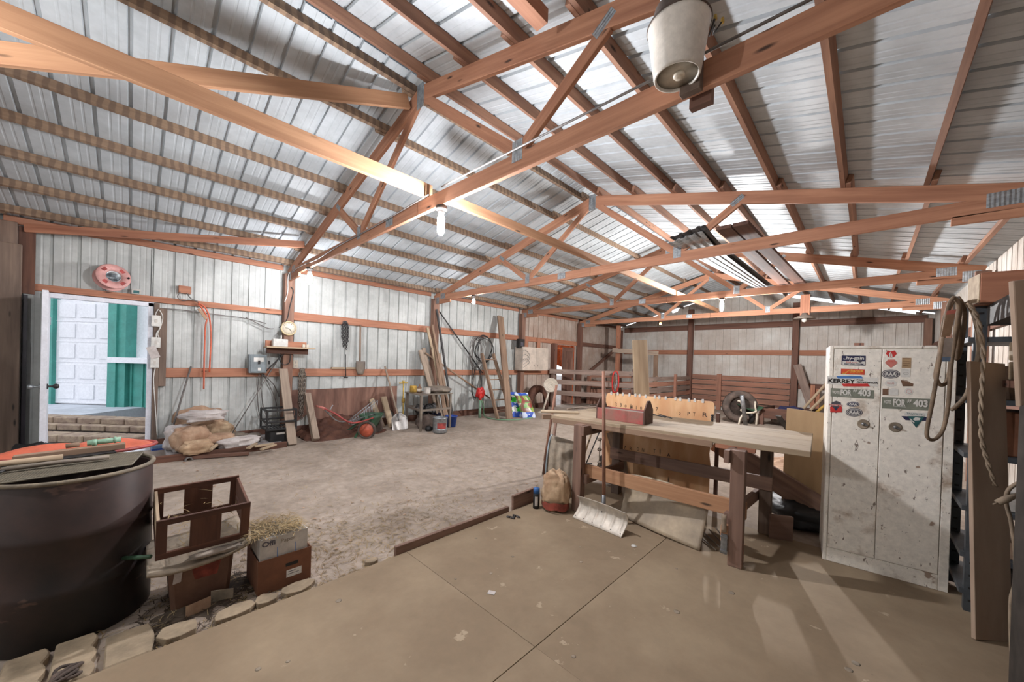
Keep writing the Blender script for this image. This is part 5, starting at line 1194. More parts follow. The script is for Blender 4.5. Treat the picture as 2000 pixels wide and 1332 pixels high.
# kerb boards at the plywood edge
m = MB(); m.beam((5.012, 2.5, .015), (5.012, 3.66, .0), .03, .09); tag(m.build('edge_board', 'bench_leg', bevel=.003), 'long dark board edging the plywood floor', 'board')
m = MB(); m.beam((5.01, 3.72, .05), (5.01, 4.03, .06), .03, .16); tag(m.build('edge_board', 'bench_leg', bevel=.004), 'short upright board edging the plywood before the paper bag', 'board')
def rock(x, y, r, seed, mat, lab, z=-.04, cat='stone'):
    c = PZ(x, y, -.0); m = MB(); blob(m, at(c, z), r, seed, .3, (10, 7), .5); o = m.build('stone', mat)
    for p in o.data.polygons: p.use_smooth = False
    return tag(o, lab, cat)
rock(972, 1000, (.05, .1, .03), 3, 'stone', 'flat brick piece beside the short edge board')
rock(868, 1040, (.07, .09, .025), 5, 'stone', 'flat stone behind the long edge board')

# ------------------------------------------------------------------ metal cabinet
K0 = V((7.216, 4.804, 0)); KE = V((.9937, .1120, 0)); KN = V((-KE.y, KE.x, 0)); KL = .625; KH = 1.61; KD = .42
def kp(s_, n_, z): return K0 + KE * s_ + KN * n_ + V((0, 0, z))
def kuv(x, y):
    p = PN(x, y, K0, KN) - K0; return p.dot(KE), p.z
t = thing('metal_cabinet', 'battered white two-door metal cabinet covered in stickers', 'cabinet', kp(KL / 2, KD / 2, 0))
def kbox(mb, s0, s1, n0, n1, z0, z1):
    vs = [kp(s_, n_, z) for z in (z0, z1) for n_ in (n0, n1) for s_ in (s0, s1)]
    mb.add(vs, [(0, 2, 3, 1), (4, 5, 7, 6), (0, 1, 5, 4), (2, 6, 7, 3), (0, 4, 6, 2), (1, 3, 7, 5)])
m = MB(); kbox(m, 0, KL, .012, KD, 0, KH); kbox(m, 0, .022, 0, .012, 0, KH); kbox(m, KL - .045, KL, 0, .012, 0, KH); kbox(m, .022, KL - .045, 0, .012, KH - .022, KH); kbox(m, .022, KL - .045, 0, .012, 0, .1)
m.build('carcass', 'cabinet_paint', t, .003)
sm = kuv(1717, 850)[0]
DOORS = []
for s0, s1 in ((.026, sm - .002), (sm + .002, KL - .049)):
    m = MB(); kbox(m, s0, s1, -.002, .0115, .104, KH - .026); DOORS.append(m.build('door', 'cabinet_paint', t, .002))
for k, (x, y) in enumerate(((1686, 828), (1748.5, 834))):
    s_, z = kuv(x, y); c = kp(s_, -.002, z)
    m = MB(); m.lathe([(.031, 0), (.034, .002), (.03, .003), (.024, .0012), (0, .0008)], c, 24, -KN); hd = m.build('handle_cup', 'lid_grey', DOORS[k])
    m = MB(); m.lathe([(.011, 0), (.012, .008), (.006, .014), (0, .014)], c + V((0, 0, .0)) - KN * .002, 12, -KN); m.beam(c - KN * .012 + KE * .004, c - KN * .012 + KE * .022 - V((0, 0, .008)), .012, .006, -KN); m.build('door_handle', 'bare_steel', hd)
def zz(x, y): return 1590 + x / 5.548, 660 + y / 5.548
def sticker(door, parts, name='sticker', lab=None):
    mats = []; m = MB(); lay = 0
    for kind, mat, arg in parts:
        if mat not in mats: mats.append(mat)
        m.cur = mats.index(mat); lay += 1; n_ = -.0026 - .0004 * lay
        if kind == 'rect':
            (s0, z1), (s1, z0) = kuv(*zz(*arg[:2])), kuv(*zz(*arg[2:])); m.add([kp(s0, n_, z0), kp(s1, n_, z0), kp(s1, n_, z1), kp(s0, n_, z1)], [(0, 1, 2, 3)])
        elif kind == 'poly':
            m.add([kp(kuv(*zz(*q))[0], n_, kuv(*zz(*q))[1]) for q in arg], [tuple(range(len(arg)))])
        elif kind == 'oval':
            x, y, rx, ry = arg; m.add([kp(kuv(*zz(x + rx * math.cos(q), y + ry * math.sin(q)))[0], n_, kuv(*zz(x + rx * math.cos(q), y + ry * math.sin(q)))[1]) for q in [2 * math.pi * i / 28 for i in range(28)]], [tuple(range(28))])
        elif kind == 'text':
            s_, x0, y0, x1, y1, bold = arg; a = kuv(*zz(x0, (y0 + y1) / 2)); b_ = kuv(*zz(x1, (y0 + y1) / 2)); q0 = kuv(*zz((x0 + x1) / 2, y0)); q1 = kuv(*zz((x0 + x1) / 2, y1))
            m.text(s_, kp((a[0] + b_[0]) / 2, n_, (q0[1] + q1[1]) / 2), KE, (0, 0, 1), b_[0] - a[0], q0[1] - q1[1], bold, 0)
    return m.build(name, mats, door, label=lab)
L_, R_d = DOORS
sticker(L_, [('rect', 'stk_navy', (300, 190, 556, 300)), ('rect', 'stk_white', (308, 250, 549, 294)), ('text', 'stk_white', ('hy-gain', 350, 200, 540, 246, .02)), ('text', 'stk_white', ('hy', 318, 220, 345, 238, 0)), ('oval', 'stk_grey', (498, 250, 22, 16)), ('text', 'stk_red', ('McLaren', 350, 256, 470, 272, 0)), ('text', 'stk_navy', ('RACING TEAM', 328, 274, 532, 293, .01))], lab='navy and white racing sticker')
sticker(L_, [('rect', 'stk_red', (292, 334, 546, 400)), ('rect', 'stk_orange', (300, 338, 540, 396)), ('poly', 'stk_yellow', [(306, 378), (334, 380), (372, 350), (384, 350), (340, 388), (306, 386)]), ('text', 'stk_yellow', ('lliance', 384, 342, 530, 366, .02)), ('text', 'stk_yellow', ('AUTO PARTS', 392, 370, 500, 384, 0))], lab='orange and yellow sticker')
sticker(L_, [('rect', 'stk_white', (140, 412, 692, 526)), ('poly', 'stk_blue', [(238, 412), (510, 412), (536, 440), (260, 440)]), ('poly', 'stk_red', [(296, 495), (580, 495), (606, 525), (318, 525)]), ('text', 'ink', ('KERREY', 154, 444, 444, 490, .03)), ('text', 'ink', ('FOR', 460, 446, 538, 464, .02)), ('text', 'ink', ('GOVERNOR', 460, 472, 690, 494, .02))], lab='long white campaign sticker with red and blue bars')
sticker(L_, [('rect', 'stk_olive', (180, 542, 648, 662)), ('text', 'stk_white', ('VOTE', 196, 572, 276, 606, .02)), ('text', 'stk_white', ('FOR', 286, 560, 404, 622, .04)), ('rect', 'stk_white', (280, 626, 408, 632)), ('text', 'stk_white', ('#', 420, 558, 466, 588, 0)), ('text', 'stk_white', ('403', 474, 560, 612, 630, .04))], lab='olive vote sticker on the left door')
sticker(L_, [('poly', 'stk_grey', [(190, 700), (240, 680), (290, 700), (300, 780), (236, 815), (170, 780)]), ('rect', 'stk_white', (158, 714, 314, 742)), ('text', 'stk_red', ('HANDYMAN', 166, 718, 306, 738, .02)), ('poly', 'stk_red', [(172, 745), (200, 745), (236, 790), (272, 745), (300, 745), (300, 806), (174, 806)]), ('oval', 'stk_navy', (236, 766, 16, 18))], lab='small red and white badge sticker')
def club(door, x, y, rx, ry, col, lab): sticker(door, [('oval', col, (x, y, rx, ry)), ('oval', 'stk_white', (x, y, rx * .9, ry * .84)), ('oval', col, (x, y, rx * .84, ry * .74)), ('oval', 'stk_white', (x, y, rx * .66, ry * .56)), ('oval', col, (x, y, rx * .62, ry * .5)), ('text', 'stk_white', ('AAA', x - rx * .6, y - ry * .42, x + rx * .6, y + ry * .42, .03))], lab=lab)
club(L_, 422, 718, 70, 28, 'stk_navy', 'smaller blue oval sticker')
club(L_, 434, 806, 92, 46, 'stk_grey', 'larger grey-blue oval sticker')
club(R_d, 829, 391, 102, 49, 'stk_grey', 'grey oval sticker on the right door')
sticker(R_d, [('poly', 'stk_red', [(776, 170), (796, 136), (834, 146), (872, 136), (896, 170), (866, 206), (836, 216), (804, 206)]), ('poly', 'stk_white', [(816, 210), (808, 180), (826, 150), (846, 180), (850, 214)]), ('rect', 'stk_pink', (826, 165, 834, 210))], lab='red heart sticker')
sticker(R_d, [('poly', 'stk_pink', [(766, 270), (800, 234), (870, 234), (906, 270), (832, 326)]), ('text', 'stk_red', ('HEART', 800, 250, 876, 262, 0))], lab='faded pink heart sticker')
sticker(R_d, [('rect', 'stk_tan', (952, 214, 1048, 328)), ('rect', 'stk_brown', (960, 222, 1036, 228)), ('rect', 'stk_brown', (960, 250, 1030, 255)), ('rect', 'stk_brown', (960, 272, 1036, 277)), ('rect', 'stk_brown', (960, 296, 1020, 301))], lab='tan paper label')
sticker(R_d, [('rect', 'stk_white', (944, 336, 1040, 426)), ('rect', 'stk_olive', (960, 346, 1026, 350)), ('oval', 'stk_olive', (992, 385, 30, 14)), ('oval', 'stk_white', (992, 385, 27, 12))], lab='white paper label')
sticker(R_d, [('oval', 'stk_white', (830, 492, 66, 38)), ('text', 'stk_pink', ('CLUB', 790, 480, 866, 500, 0))], lab='worn white oval sticker')
sticker(R_d, [('poly', 'stk_brown', [(936, 454), (1076, 496), (1070, 524), (960, 524)])], lab='torn brown sticker scrap')
sticker(R_d, [('rect', 'stk_brown', (742, 548, 822, 622)), ('poly', 'stk_white', [(806, 560), (850, 540), (912, 560), (912, 622), (806, 622)])], lab='half peeled white sticker')
sticker(R_d, [('oval', 'stk_white', (1026, 580, 48, 40)), ('oval', 'stk_pink', (1026, 580, 30, 22)), ('oval', 'stk_white', (1026, 580, 26, 19))], lab='worn round white sticker')
sticker(R_d, [('poly', 'stk_olive', [(734, 640), (1274, 662), (1270, 790), (730, 762)]), ('text', 'stk_white', ('VOTE', 756, 676, 832, 710, .02)), ('text', 'stk_white', ('FOR', 856, 662, 990, 738, .04)), ('rect', 'stk_white', (856, 742, 992, 748)), ('text', 'stk_white', ('#', 1006, 664, 1056, 704, 0)), ('text', 'stk_white', ('403', 1072, 670, 1230, 748, .04))], lab='olive vote sticker on the right door')
sticker(R_d, [('poly', 'stk_navy', [(944, 846), (1284, 858), (1230, 900), (990, 890)]), ('poly', 'stk_white', [(970, 826), (992, 806), (1226, 812), (1244, 838), (1210, 848), (1000, 840)]), ('text', 'stk_teal', ('TRUCKING', 1000, 814, 1200, 834, 0)), ('poly', 'stk_teal', [(1010, 846), (1200, 850), (1104, 972)]), ('poly', 'stk_white', [(1066, 880), (1100, 856), (1150, 868), (1140, 892), (1090, 896)]), ('poly', 'stk_white', [(1030, 876), (1044, 872), (1090, 916), (1076, 920)])], lab='dark teal winged triangle sticker')

# ------------------------------------------------------------------ shelving and clutter at the right edge
sp = V((7.875, 4.68, 0))
t = thing('steel_shelving', 'grey slotted-angle shelving right of the cabinet', 'shelving', sp + V((.3, .1, 0)))
posts = [sp, sp + V((0, -.0, 0)) + V((.62, .05, 0)), sp + V((-.02, .42, 0)), sp + V((.6, .46, 0))]
for q in posts:
    m = MB(); m.bx(q + V((0, 0, 0)), q + V((.05, .003, 1.88))); m.bx(q, q + V((.003, .05, 1.88))); m.cur = 1
    for i in range(24): m.bx(q + V((.016, -.0008, .06 + i * .075)), q + V((.036, -.0001, .072 + i * .075)))
    m.build('post', ['slot_steel', 'black'], t)
for z in (.1, .32, .6, .92, 1.25, 1.62):
    m = MB(); m.bx(sp + V((-.02, .004, z)), sp + V((.66, .5, z + .03))); m.build('shelf', 'slot_steel', t)
def onshelf(name, x0, x1, y0, y1, z, h, mat, lab, cat):
    m = MB(); m.bx(sp + V((x0, y0, z + .031)), sp + V((x1, y1, z + .031 + h))); return tag(m.build(name, mat, bevel=.006), lab, cat)
onshelf('shelf_box', .1, .4, .08, .4, .1, .14, 'dusty_black', 'dark box on the bottom shelf right of the cabinet', 'box')
onshelf('shelf_box', .06, .3, .06, .4, .32, .1, 'dusty_wood', 'tan box on the second shelf right of the cabinet', 'box')
onshelf('magazine_stack', .06, .36, .05, .4, .6, .09, 'box_white', 'pale stack of papers on the third shelf', 'papers')
onshelf('shelf_carton', .06, .36, .06, .4, .92, .26, 'cardboard', 'brown carton on the shelf behind the plank', 'box')
onshelf('shelf_carton', .06, .4, .06, .4, 1.25, .2, 'dusty_wood', 'dusty carton on the upper shelf', 'box')
for i in range(4):
    x0 = .05 + (i % 2) * .17; z0 = 1.0 + .0; 
    m = MB(); zb = 1.4 + (i // 2) * .11; m.bx(V((8.0 + (i % 2) * .16, 4.2, zb)), V((8.15 + (i % 2) * .16, 4.66, zb + .105))); tag(m.build('wood_billet', 'pale_board', bevel=.006), 'sawn wood billet showing pale end grain, %s' % ['lower left of four', 'lower right of four', 'upper left of four', 'upper right of four'][i], 'billet')
m = MB(); m.bx((7.97, 4.22, 1.36), (8.4, 4.66, 1.398)); m.bx((7.99, 4.3, 0), (8.03, 4.34, 1.36)); m.bx((8.35, 4.3, 0), (8.39, 4.34, 1.36)); tag(m.build('billet_rack', 'old_brown'), 'dark rack holding the sawn billets', 'rack')
m = MB(); c0 = PD(1903, 567, 2.15); m.beam(c0, c0 + V((.6, .08, .0)), .17, .17); m.cur = 1; m.beam(c0 - V((.004, .0005, 0)), c0, .165, .165); tag(m.build('heavy_timber', ['girt_wood', 'pale_board'], bevel=.006), 'heavy reddish timber with a pale cut end atop the shelving', 'timber')
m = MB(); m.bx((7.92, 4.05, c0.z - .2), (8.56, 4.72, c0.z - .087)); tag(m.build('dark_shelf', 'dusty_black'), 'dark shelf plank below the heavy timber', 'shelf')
b1 = PZ(1938, 1252, 0); dd1 = (b1 - CAM).dot(FW)
m = MB(); m.beam(b1 + V((0, .01, 0)), PD(1925, 708, dd1 + .12), .2, .02, (FW.x, FW.y, 0)); tag(m.build('wide_plank', 'dusty_ply', bevel=.002), 'wide dusty plank leaning right of the shelving', 'plank')
tp = PD(2003, 545, 1.62); bq = PD(2016, 790, 1.66)
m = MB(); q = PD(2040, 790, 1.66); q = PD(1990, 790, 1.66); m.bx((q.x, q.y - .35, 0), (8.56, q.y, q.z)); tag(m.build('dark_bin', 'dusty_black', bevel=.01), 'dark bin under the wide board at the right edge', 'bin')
m = MB(); m.beam(bq, tp, .13, .02, V((FW.x, FW.y, 0))); tag(m.build('wide_board', 'dusty_ply', bevel=.003), 'dusty wide board at the right edge of the photo', 'plank')
# belts, tags, rope, cord
dB = 2.12
def hang(name, pts, r, mat, lab, cat, d=dB, n=6):
    m = MB(); m.tube(spline([PD(q[0], q[1], q[2] if len(q) > 2 else d) for q in pts], 6), r, n); return tag(m.build(name, mat), lab, cat)
hk = PD(1868, 583, dB + .02); m = MB(); m.tube([hk, hk + V((.05, .25, .0))], .012, 8); tag(m.build('hook_peg', 'bare_steel'), 'steel peg carrying the drive belts', 'peg')
hang('drive_belt', [(1863, 580), (1852, 600), (1842, 660), (1829, 740), (1820, 790), (1811, 835), (1812, 855), (1826, 858), (1842, 838), (1852, 790), (1857, 720), (1866, 650), (1872, 600), (1866, 582)], .0095, 'belt', 'longest drive belt hanging in front of the cabinet', 'belt')
hang('drive_belt', [(1866, 580), (1846, 620), (1836, 690), (1828, 735), (1838, 752), (1852, 740), (1860, 690), (1874, 610), (1868, 582)], .011, 'belt', 'shorter drive belt hanging beside the longest one', 'belt', dB + .03)
hang('drive_belt', [(1870, 580), (1884, 610), (1876, 680), (1868, 700), (1872, 650), (1872, 590)], .011, 'belt', 'twisted drive belt on the right side of the peg', 'belt', dB + .05)
hang('hose_loop', [(1888, 590), (1904, 620), (1912, 680), (1904, 720), (1888, 770), (1866, 795), (1858, 800)], .011, 'cord_dusty', 'dusty grey hose looping below the heavy timber', 'hose', dB + .02)
m = MB(); pts = spline([PD(x, y, 2.0) for x, y in ((1892, 592), (1908, 620), (1920, 680), (1919, 740), (1916, 800), (1918, 860), (1930, 905), (1944, 950))], 8)
for k in range(2): m.tube([p + V((.0055 * math.cos(i * .9 + k * math.pi), .0055 * math.sin(i * .9 + k * math.pi), 0)) for i, p in enumerate(pts)], .0062, 6)
tag(m.build('twisted_rope', 'cord_dusty'), 'twisted frayed rope hanging before the wide plank', 'rope')
hang('extension_cord', [(2010, 938, 1.75), (1985, 945, 1.78), (1968, 960, 1.8), (1966, 985, 1.82), (1975, 1020, 1.82), (1983, 1080, 1.83), (1982, 1140, 1.83), (1974, 1180, 1.83), (1976, 1290, 1.83)], .008, 'cord_dusty', 'pale extension cord hanging down the right edge', 'cord')
m = MB(); m.tube([PD(1990, 965, 1.78), PD(1965, 975, 1.79), PD(1948, 982, 1.8)], [.008, .016, .014], 8); m.tube([PD(1948, 982, 1.8), PD(1940, 985, 1.8)], .004, 6); tag(m.build('cord_plug', 'cord_dusty'), 'pale cord plug sticking out before the wide plank', 'plug')
m = MB(); m.cur = 0; m.add([PD(1838, 658, dB - .07), PD(1856, 657, dB - .07), PD(1866, 612, dB - .07), PD(1848, 615, dB - .07)], [(0, 1, 2, 3)]); m.cur = 1; m.add([PD(1847.5, 615, dB - .071), PD(1866, 612, dB - .071), PD(1868, 604, dB - .071), PD(1849.5, 607, dB - .071)], [(0, 1, 2, 3)])
tag(m.build('card_tag', ['paper_tan', 'stk_pink']), 'tan card sleeve round the drive belts, upper of two', 'card')
m = MB(); m.cur = 0; m.add([PD(1839, 706, dB - .064), PD(1856, 706, dB - .064), PD(1862, 660, dB - .064), PD(1845, 660, dB - .064)], [(0, 1, 2, 3)]); m.cur = 1; m.add([PD(1839, 706, dB - .065), PD(1856, 706, dB - .065), PD(1857, 697, dB - .065), PD(1840, 697, dB - .065)], [(0, 1, 2, 3)])
tag(m.build('card_tag', ['paper_white', 'blue_pale']), 'pinkish card sleeve with a blue foot, lower of two', 'card')

# ------------------------------------------------------------------ foreground left: drum and its clutter
DC = V((4.36, .96, -.04)); DR = .3; DT = .77
t = thing('oil_drum', 'big dark rusty steel drum in the left foreground', 'drum', DC)
m = MB(); hD = DT + .04
m.lathe([(0, .01), (DR - .01, .0), (DR, .012), (DR, hD * .31), (DR + .008, hD * .33), (DR, hD * .35), (DR, hD * .64), (DR + .008, hD * .66), (DR, hD * .68), (DR, hD - .01), (DR - .006, hD), (DR - .008, hD - .02), (DR - .008, .02), (0, .02)], DC, 56); m.build('barrel', 'rust_drum', t)
m = MB(); m.tube([DC + V((DR * math.cos(q), DR * math.sin(q), hD)) for q in [2 * math.pi * i / 48 for i in range(48)]], .011, 8, closed=True); m.build('rim', 'drum_edge', t)
# wire screen lying on the drum
zs = DT + .016
a, b_, c, d = PZ(0, 946, zs), PZ(280, 916, zs), PZ(288, 893, zs), PZ(60, 903, zs)
a = V((4.58, .70, zs)); b_ = V((4.52, 1.17, zs)); c = V((4.2, 1.22, zs)); d = V((4.12, .72, zs))
t = thing('wire_screen', 'dusty wire mesh screen lying across the drum top', 'screen', (a + c) / 2)
m = MB()
for i in range(41):
    s_ = i / 40; m.tube([a.lerp(d, s_), b_.lerp(c, s_)], .0016, 3, False)
for i in range(47):
    s_ = i / 46; m.tube([a.lerp(b_, s_), d.lerp(c, s_)], .0016, 3, False)
m.build('mesh', 'mesh_wire', t)
m = MB(); m.tube([a, b_, c, d], .005, 6, closed=True); m.build('edge_wire', 'mesh_wire', t)
def lid_obj(name, p, q, wd, th, mat, lab, cat, tube=False):
    m = MB()
    if tube: m.tube([p, p.lerp(q, .5) + V((0, 0, .004)), q], wd / 2, 8)
    else: m.beam(p, q, wd, th, (0, 0, 1))
    return tag(m.build(name, mat, bevel=0 if tube else .003), lab, cat)
lid_obj('wood_wedge', V((4.1, .72, zs + .02)), V((4.08, 1.14, zs + .03)), .05, .035, 'dusty_wood', 'long pale wooden wedge lying on the far side of the drum top', 'board')
lid_obj('black_strip', V((4.17, .8, zs + .008)), V((4.12, 1.1, zs + .008)), .07, .006, 'black', 'black strip lying on the mesh before the wedge', 'strip')
lid_obj('round_stick', V((4.3, .45, zs + .028)), V((4.2, .9, zs + .022)), .03, 0, 'pale_board', 'tan tool handle poking in from the left over the drum', 'handle', True)
lid_obj('bent_pipe', V((4.36, .72, zs + .02)), V((4.34, 1.08, zs + .02)), .024, 0, 'dusty_metal', 'dusty pipe lying across the mesh on the drum', 'pipe', True)
m = MB(); m.tube(spline([V((4.5, .70, zs + .012)), V((4.42, .70, zs + .012)), V((4.37, .73, zs + .016))]), .007, 6); tag(m.build('bent_wire', 'dark_steel'), 'bent dark wire at the left edge of the drum mesh', 'wire')
m = MB(); c = V((3.95, 1.0, .0))
# orange sled resting on a stump behind the drum
st = V((3.74, .93, -.0)); m = MB(); m.lathe([(.2, -.04), (.2, .74), (0, .74)], st, 20, smooth=False); tag(m.build('stump', 'old_brown'), 'dark stump behind the drum under the orange sled', 'stump')
def sled(u, v):
    a = u * 2 * math.pi; r_ = .02 + .98 * v
    return st + V((.2 * r_ * math.cos(a), .36 * r_ * math.sin(a), .745 + .05 * (1 - v) ** .6 - .0 + .03 * math.sin(a * 3 + 1) * v * (1 - v) * 3))
t = thing('orange_sled', 'crumpled orange plastic sheet heaped behind the drum top', 'sled', st + V((0, 0, .742)))
m = MB(); m.grid(sled, 40, 12, .004); m.build('shell', 'orange', t)
m = MB(); m.tube([sled(i / 40, 1) + V((0, 0, .008)) for i in range(40)], .012, 8, closed=True); m.build('rim', 'red', t)
p = V((4.02, 1.02, zs + .075)); m = MB(); m.tube([V((4.06, .98, zs + .062)), V((4.05, 1.12, zs + .066))], .016, 10); m.tube([V((4.06, 1.0, zs + .062)), V((4.06, 1.02, zs + .062))], .02, 10); m.tube([V((4.05, 1.09, zs + .066)), V((4.05, 1.1, zs + .066))], .02, 10); tag(m.build('green_tube', 'pipe_green'), 'dusty green tube lying on the wooden wedge', 'tube')
m = MB(); m.tube([V((4.07, .9, zs + .058)), V((4.06, .95, zs + .06))], .014, 8); tag(m.build('wooden_plug', 'dusty_wood'), 'small wooden plug lying left of the green tube', 'plug')

# tan bin with lid, crate, tag
BX, B_y0, B_y1 = 4.69, 1.335, 1.59
t = thing('storage_bin', 'tan plastic bin with a red label between drum and carton', 'bin', (BX - .13, (B_y0 + B_y1) / 2, -.05))
m = MB(); vs = []
for z, g_ in ((-.05, .0), (.26, .022)):
    vs += [(BX - .27 - g_, B_y0 - g_, z), (BX + g_, B_y0 - g_, z), (BX + g_, B_y1 + g_, z), (BX - .27 - g_, B_y1 + g_, z)]
m.add(vs, [(3, 2, 1, 0), (4, 5, 6, 7), (0, 1, 5, 4), (1, 2, 6, 5), (2, 3, 7, 6), (3, 0, 4, 7)]); m.build('body', 'bin_tan', t, .02)
def fx(z): return BX + .022 * (z + .05) / .31 + .0015
m = MB(); m.add([(fx(.1), 1.43, .12), (fx(.1), 1.53, .12), (fx(.24), 1.55, .22), (fx(.24), 1.41, .22)], [(0, 1, 2, 3)]); m.build('red_label', 'bag_red', t)
m = MB(); m.add([(fx(.2) + .008, 1.335, .135), (fx(.2) + .008, 1.37, .14), (fx(.2) + .012, 1.378, .225), (fx(.2) + .012, 1.345, .22)], [(0, 1, 2, 3)]); m.build('paper_tag', 'paper_white', t)
def lidf(u, v):
    x = BX - .3 + .42 * u; y = 1.235 + .43 * v
    z = .262 + .012 * (1 - u) - .04 * max(0, u - .6) - .03 * math.sin(math.pi * v) * max(0, u - .5) + .02 * (2 * v - 1) ** 4 + .03 * (v - .5)
    return V((x, y, z + .02))
m = MB(); m.grid(lidf, 20, 24, .016); tag(m.build('bin_lid', 'lid_grey'), 'dusty grey bin lid under the slatted crate', 'lid')
m = MB(); blob(m, V((4.77, 1.52, .268)), (.035, .13, .014), 6, .3); tag(m.build('grey_glove', 'glove'), 'fuzzy grey glove lying on the front of the bin lid', 'glove')
# slatted crate, tipped
t = thing('slatted_crate', 'dark slatted wooden crate with straw on the bin lid', 'crate', (4.58, 1.465, .31))
CO = V((4.755, 1.262, .312)); cx_ = V((-.36, 0, .075)).normalized(); cz_ = V((0, 1, 0)).cross(cx_); cz_ = cz_ if cz_.z > 0 else -cz_
def cp(a, y, z): return CO + cx_ * a + V((0, y, 0)) + cz_ * z
def cb(name, a0, y0, z0, a1, y1, z1, wd, th, up, mat='crate_wood'):
    m = MB(); m.beam(cp(a0, y0, z0), cp(a1, y1, z1), wd, th, up); return m.build(name, mat, t, .002)
CW = .405; CH = .228; CD_ = .36
for a in (0.0, CD_):
    cb('top_rail', a, 0, CH - .016, a, CW, CH - .016, .014, .034, cz_)
    cb('bottom_rail', a, 0, .017, a, CW, .017, .014, .036, cz_)
    for y, wd in ((.022, .044), (CW * .5, .135), (CW - .022, .044)):
        cb('slat', a, y, .03, a, y, CH - .03, .0125, wd, (0, 1, 0))
for y in (.008, CW - .008):
    cb('end_board', .01, y, CH * .72, CD_ - .01, y, CH * .72, .014, .11, cz_, 'crate_wood' if y > .1 else 'pale_board')
    cb('end_board', .01, y, CH * .25, CD_ - .01, y, CH * .25, .014, .08, cz_)
m = MB(); m.tube([V((4.57, 1.13, .3)), V((4.74, 1.245, .335))], .011, 8); tag(m.build('green_rod', 'dark_green'), 'green rod sticking out between drum and crate', 'rod')
# carton with a paper box and straw
t = thing('carton', 'brown cardboard carton with a hand hole and white label', 'carton', (4.71, 1.845, -.05))
m = MB(); x0, x1, y0, y1, z0, z1 = 4.56, 4.86, 1.7, 1.99, -.05, .18
for (a, b_) in (((x0, y0, z0), (x1, y0 + .004, z1)), ((x0, y1 - .004, z0), (x1, y1, z1)), ((x0, y0, z0), (x0 + .004, y1, z1)), ((x1 - .004, y0, z0), (x1, y1, z1)), ((x0, y0, z0), (x1, y1, z0 + .005))): m.bx(a, b_)
m.build('box_walls', 'cardboard', t)
m = MB(); m.bx((x1, 1.845, .10), (x1 + .0012, 1.915, .12)); m.build('hand_hole', 'black', t)
m = MB(); m.bx((x1, 1.85, .03), (x1 + .0012, 1.935, .075)); lb = m.build('paper_label', 'stk_white', t)
m = MB(); m.bx((x1 + .0012, 1.858, .062), (x1 + .0018, 1.9, .066)); m.bx((x1 + .0012, 1.858, .048), (x1 + .0018, 1.92, .051)); m.build('label_print', 'stk_grey', lb)
t = thing('paper_box', 'white office paper box tilted in the top of the carton', 'box', (4.73, 1.83, .12))
m = MB(); m.bx((4.6, 1.71, .12), (4.845, 1.97, .30)); m.cur = 1; m.text('Offi', (4.8455, 1.755, .27), (0, 1, 0), (0, 0, 1), .07, .032, .03, .001); m.cur = 2
m.text('Paper', (4.8455, 1.86, .262), (0, 1, 0), (0, 0, 1), .08, .03, 0, .001)
m.build('body', ['box_white', 'stk_grey', 'lid_grey'], t)
m = MB(); m.cur = 0; m.bx((4.8455, 1.72, .15), (4.846, 1.965, .153)); m.cur = 0; m.bx((4.8455, 1.8, .15), (4.846, 1.803, .235)); m.bx((4.8455, 1.9, .15), (4.846, 1.903, .235)); m.build('blue_lines', 'stk_blue', t)
def straw_heap(name, lab, fn, n, L, mat='straw', cat='straw', seed=5):
    q = random.Random(seed); m = MB()
    for _ in range(n):
        c = fn(q); a = q.uniform(0, 2 * math.pi); e = q.uniform(-.18, .22); l = q.uniform(.4, 1) * L; dr = V((math.cos(a) * math.cos(e), math.sin(a) * math.cos(e), math.sin(e)))
        s_ = V((-dr.y, dr.x, 0)) * q.uniform(.0011, .0022); bnd = V((q.uniform(-.1, .1) * l, q.uniform(-.1, .1) * l, q.uniform(0, .12) * l))
        p0, p1, p2 = c - dr * l / 2, c + bnd, c + dr * l / 2
        o = len(m.v); m.v += [tuple(p0 - s_), tuple(p0 + s_), tuple(p1 - s_), tuple(p1 + s_), tuple(p2)]; m.g += [tuple(c)] * 5
        m.f += [(o, o + 1, o + 3, o + 2), (o + 2, o + 3, o + 4)]; m.mi += [0, 0]; m.sm += [False, False]
    return tag(m.build(name, mat), lab, cat, kind='stuff')
straw_heap('straw', 'heap of dry straw on top of the white paper box', lambda q: V((q.uniform(4.58, 4.85), q.uniform(1.66, 1.96), .306 + abs(q.gauss(0, .018)))), 700, .13)
straw_heap('straw', 'straw bits caught inside the slatted crate', lambda q: cp(q.uniform(.02, .34), q.uniform(.02, .38), q.uniform(.015, .05) if q.random() < .7 else q.uniform(.03, .2)), 150, .1, seed=8)
def clutter(q):
    x, y = q.uniform(.9, 5.0), q.uniform(.9, 6.5)
    if q.random() < .5: x, y = q.gauss(4.55, .35), q.gauss(2.3, .8)
    x = min(max(x, .95), 5.0); y = min(max(y, 1.0), 12)
    return V((x, y, dz(x, y) + .003 + abs(q.gauss(0, .003))))
straw_heap('straw', 'loose straw scattered over the dirt floor', clutter, 5200, .085, seed=21)
straw_heap('straw', 'dark straw litter round the bin and carton', lambda q: V((q.uniform(4.45, 5.0), q.uniform(1.2, 2.0), -.045 + abs(q.gauss(0, .014)))), 1800, .11, 'litter_and_shade', seed=31)
m = MB(); m.grid(lambda u, v: (4.42 + .6 * u, 1.05 + .98 * v, -.062 + .04 * math.sin(math.pi * u) ** .5 * math.sin(math.pi * v) ** .5 + .012 * mnoise.noise(V((u * 14, v * 22, 4)))), 40, 60)  # dark brown mound standing in for the shade on the soil
tag(m.build('shade_mound', 'litter_and_shade'), 'dark mound painting the shade between the drum, bin and stones', 'litter', kind='stuff')
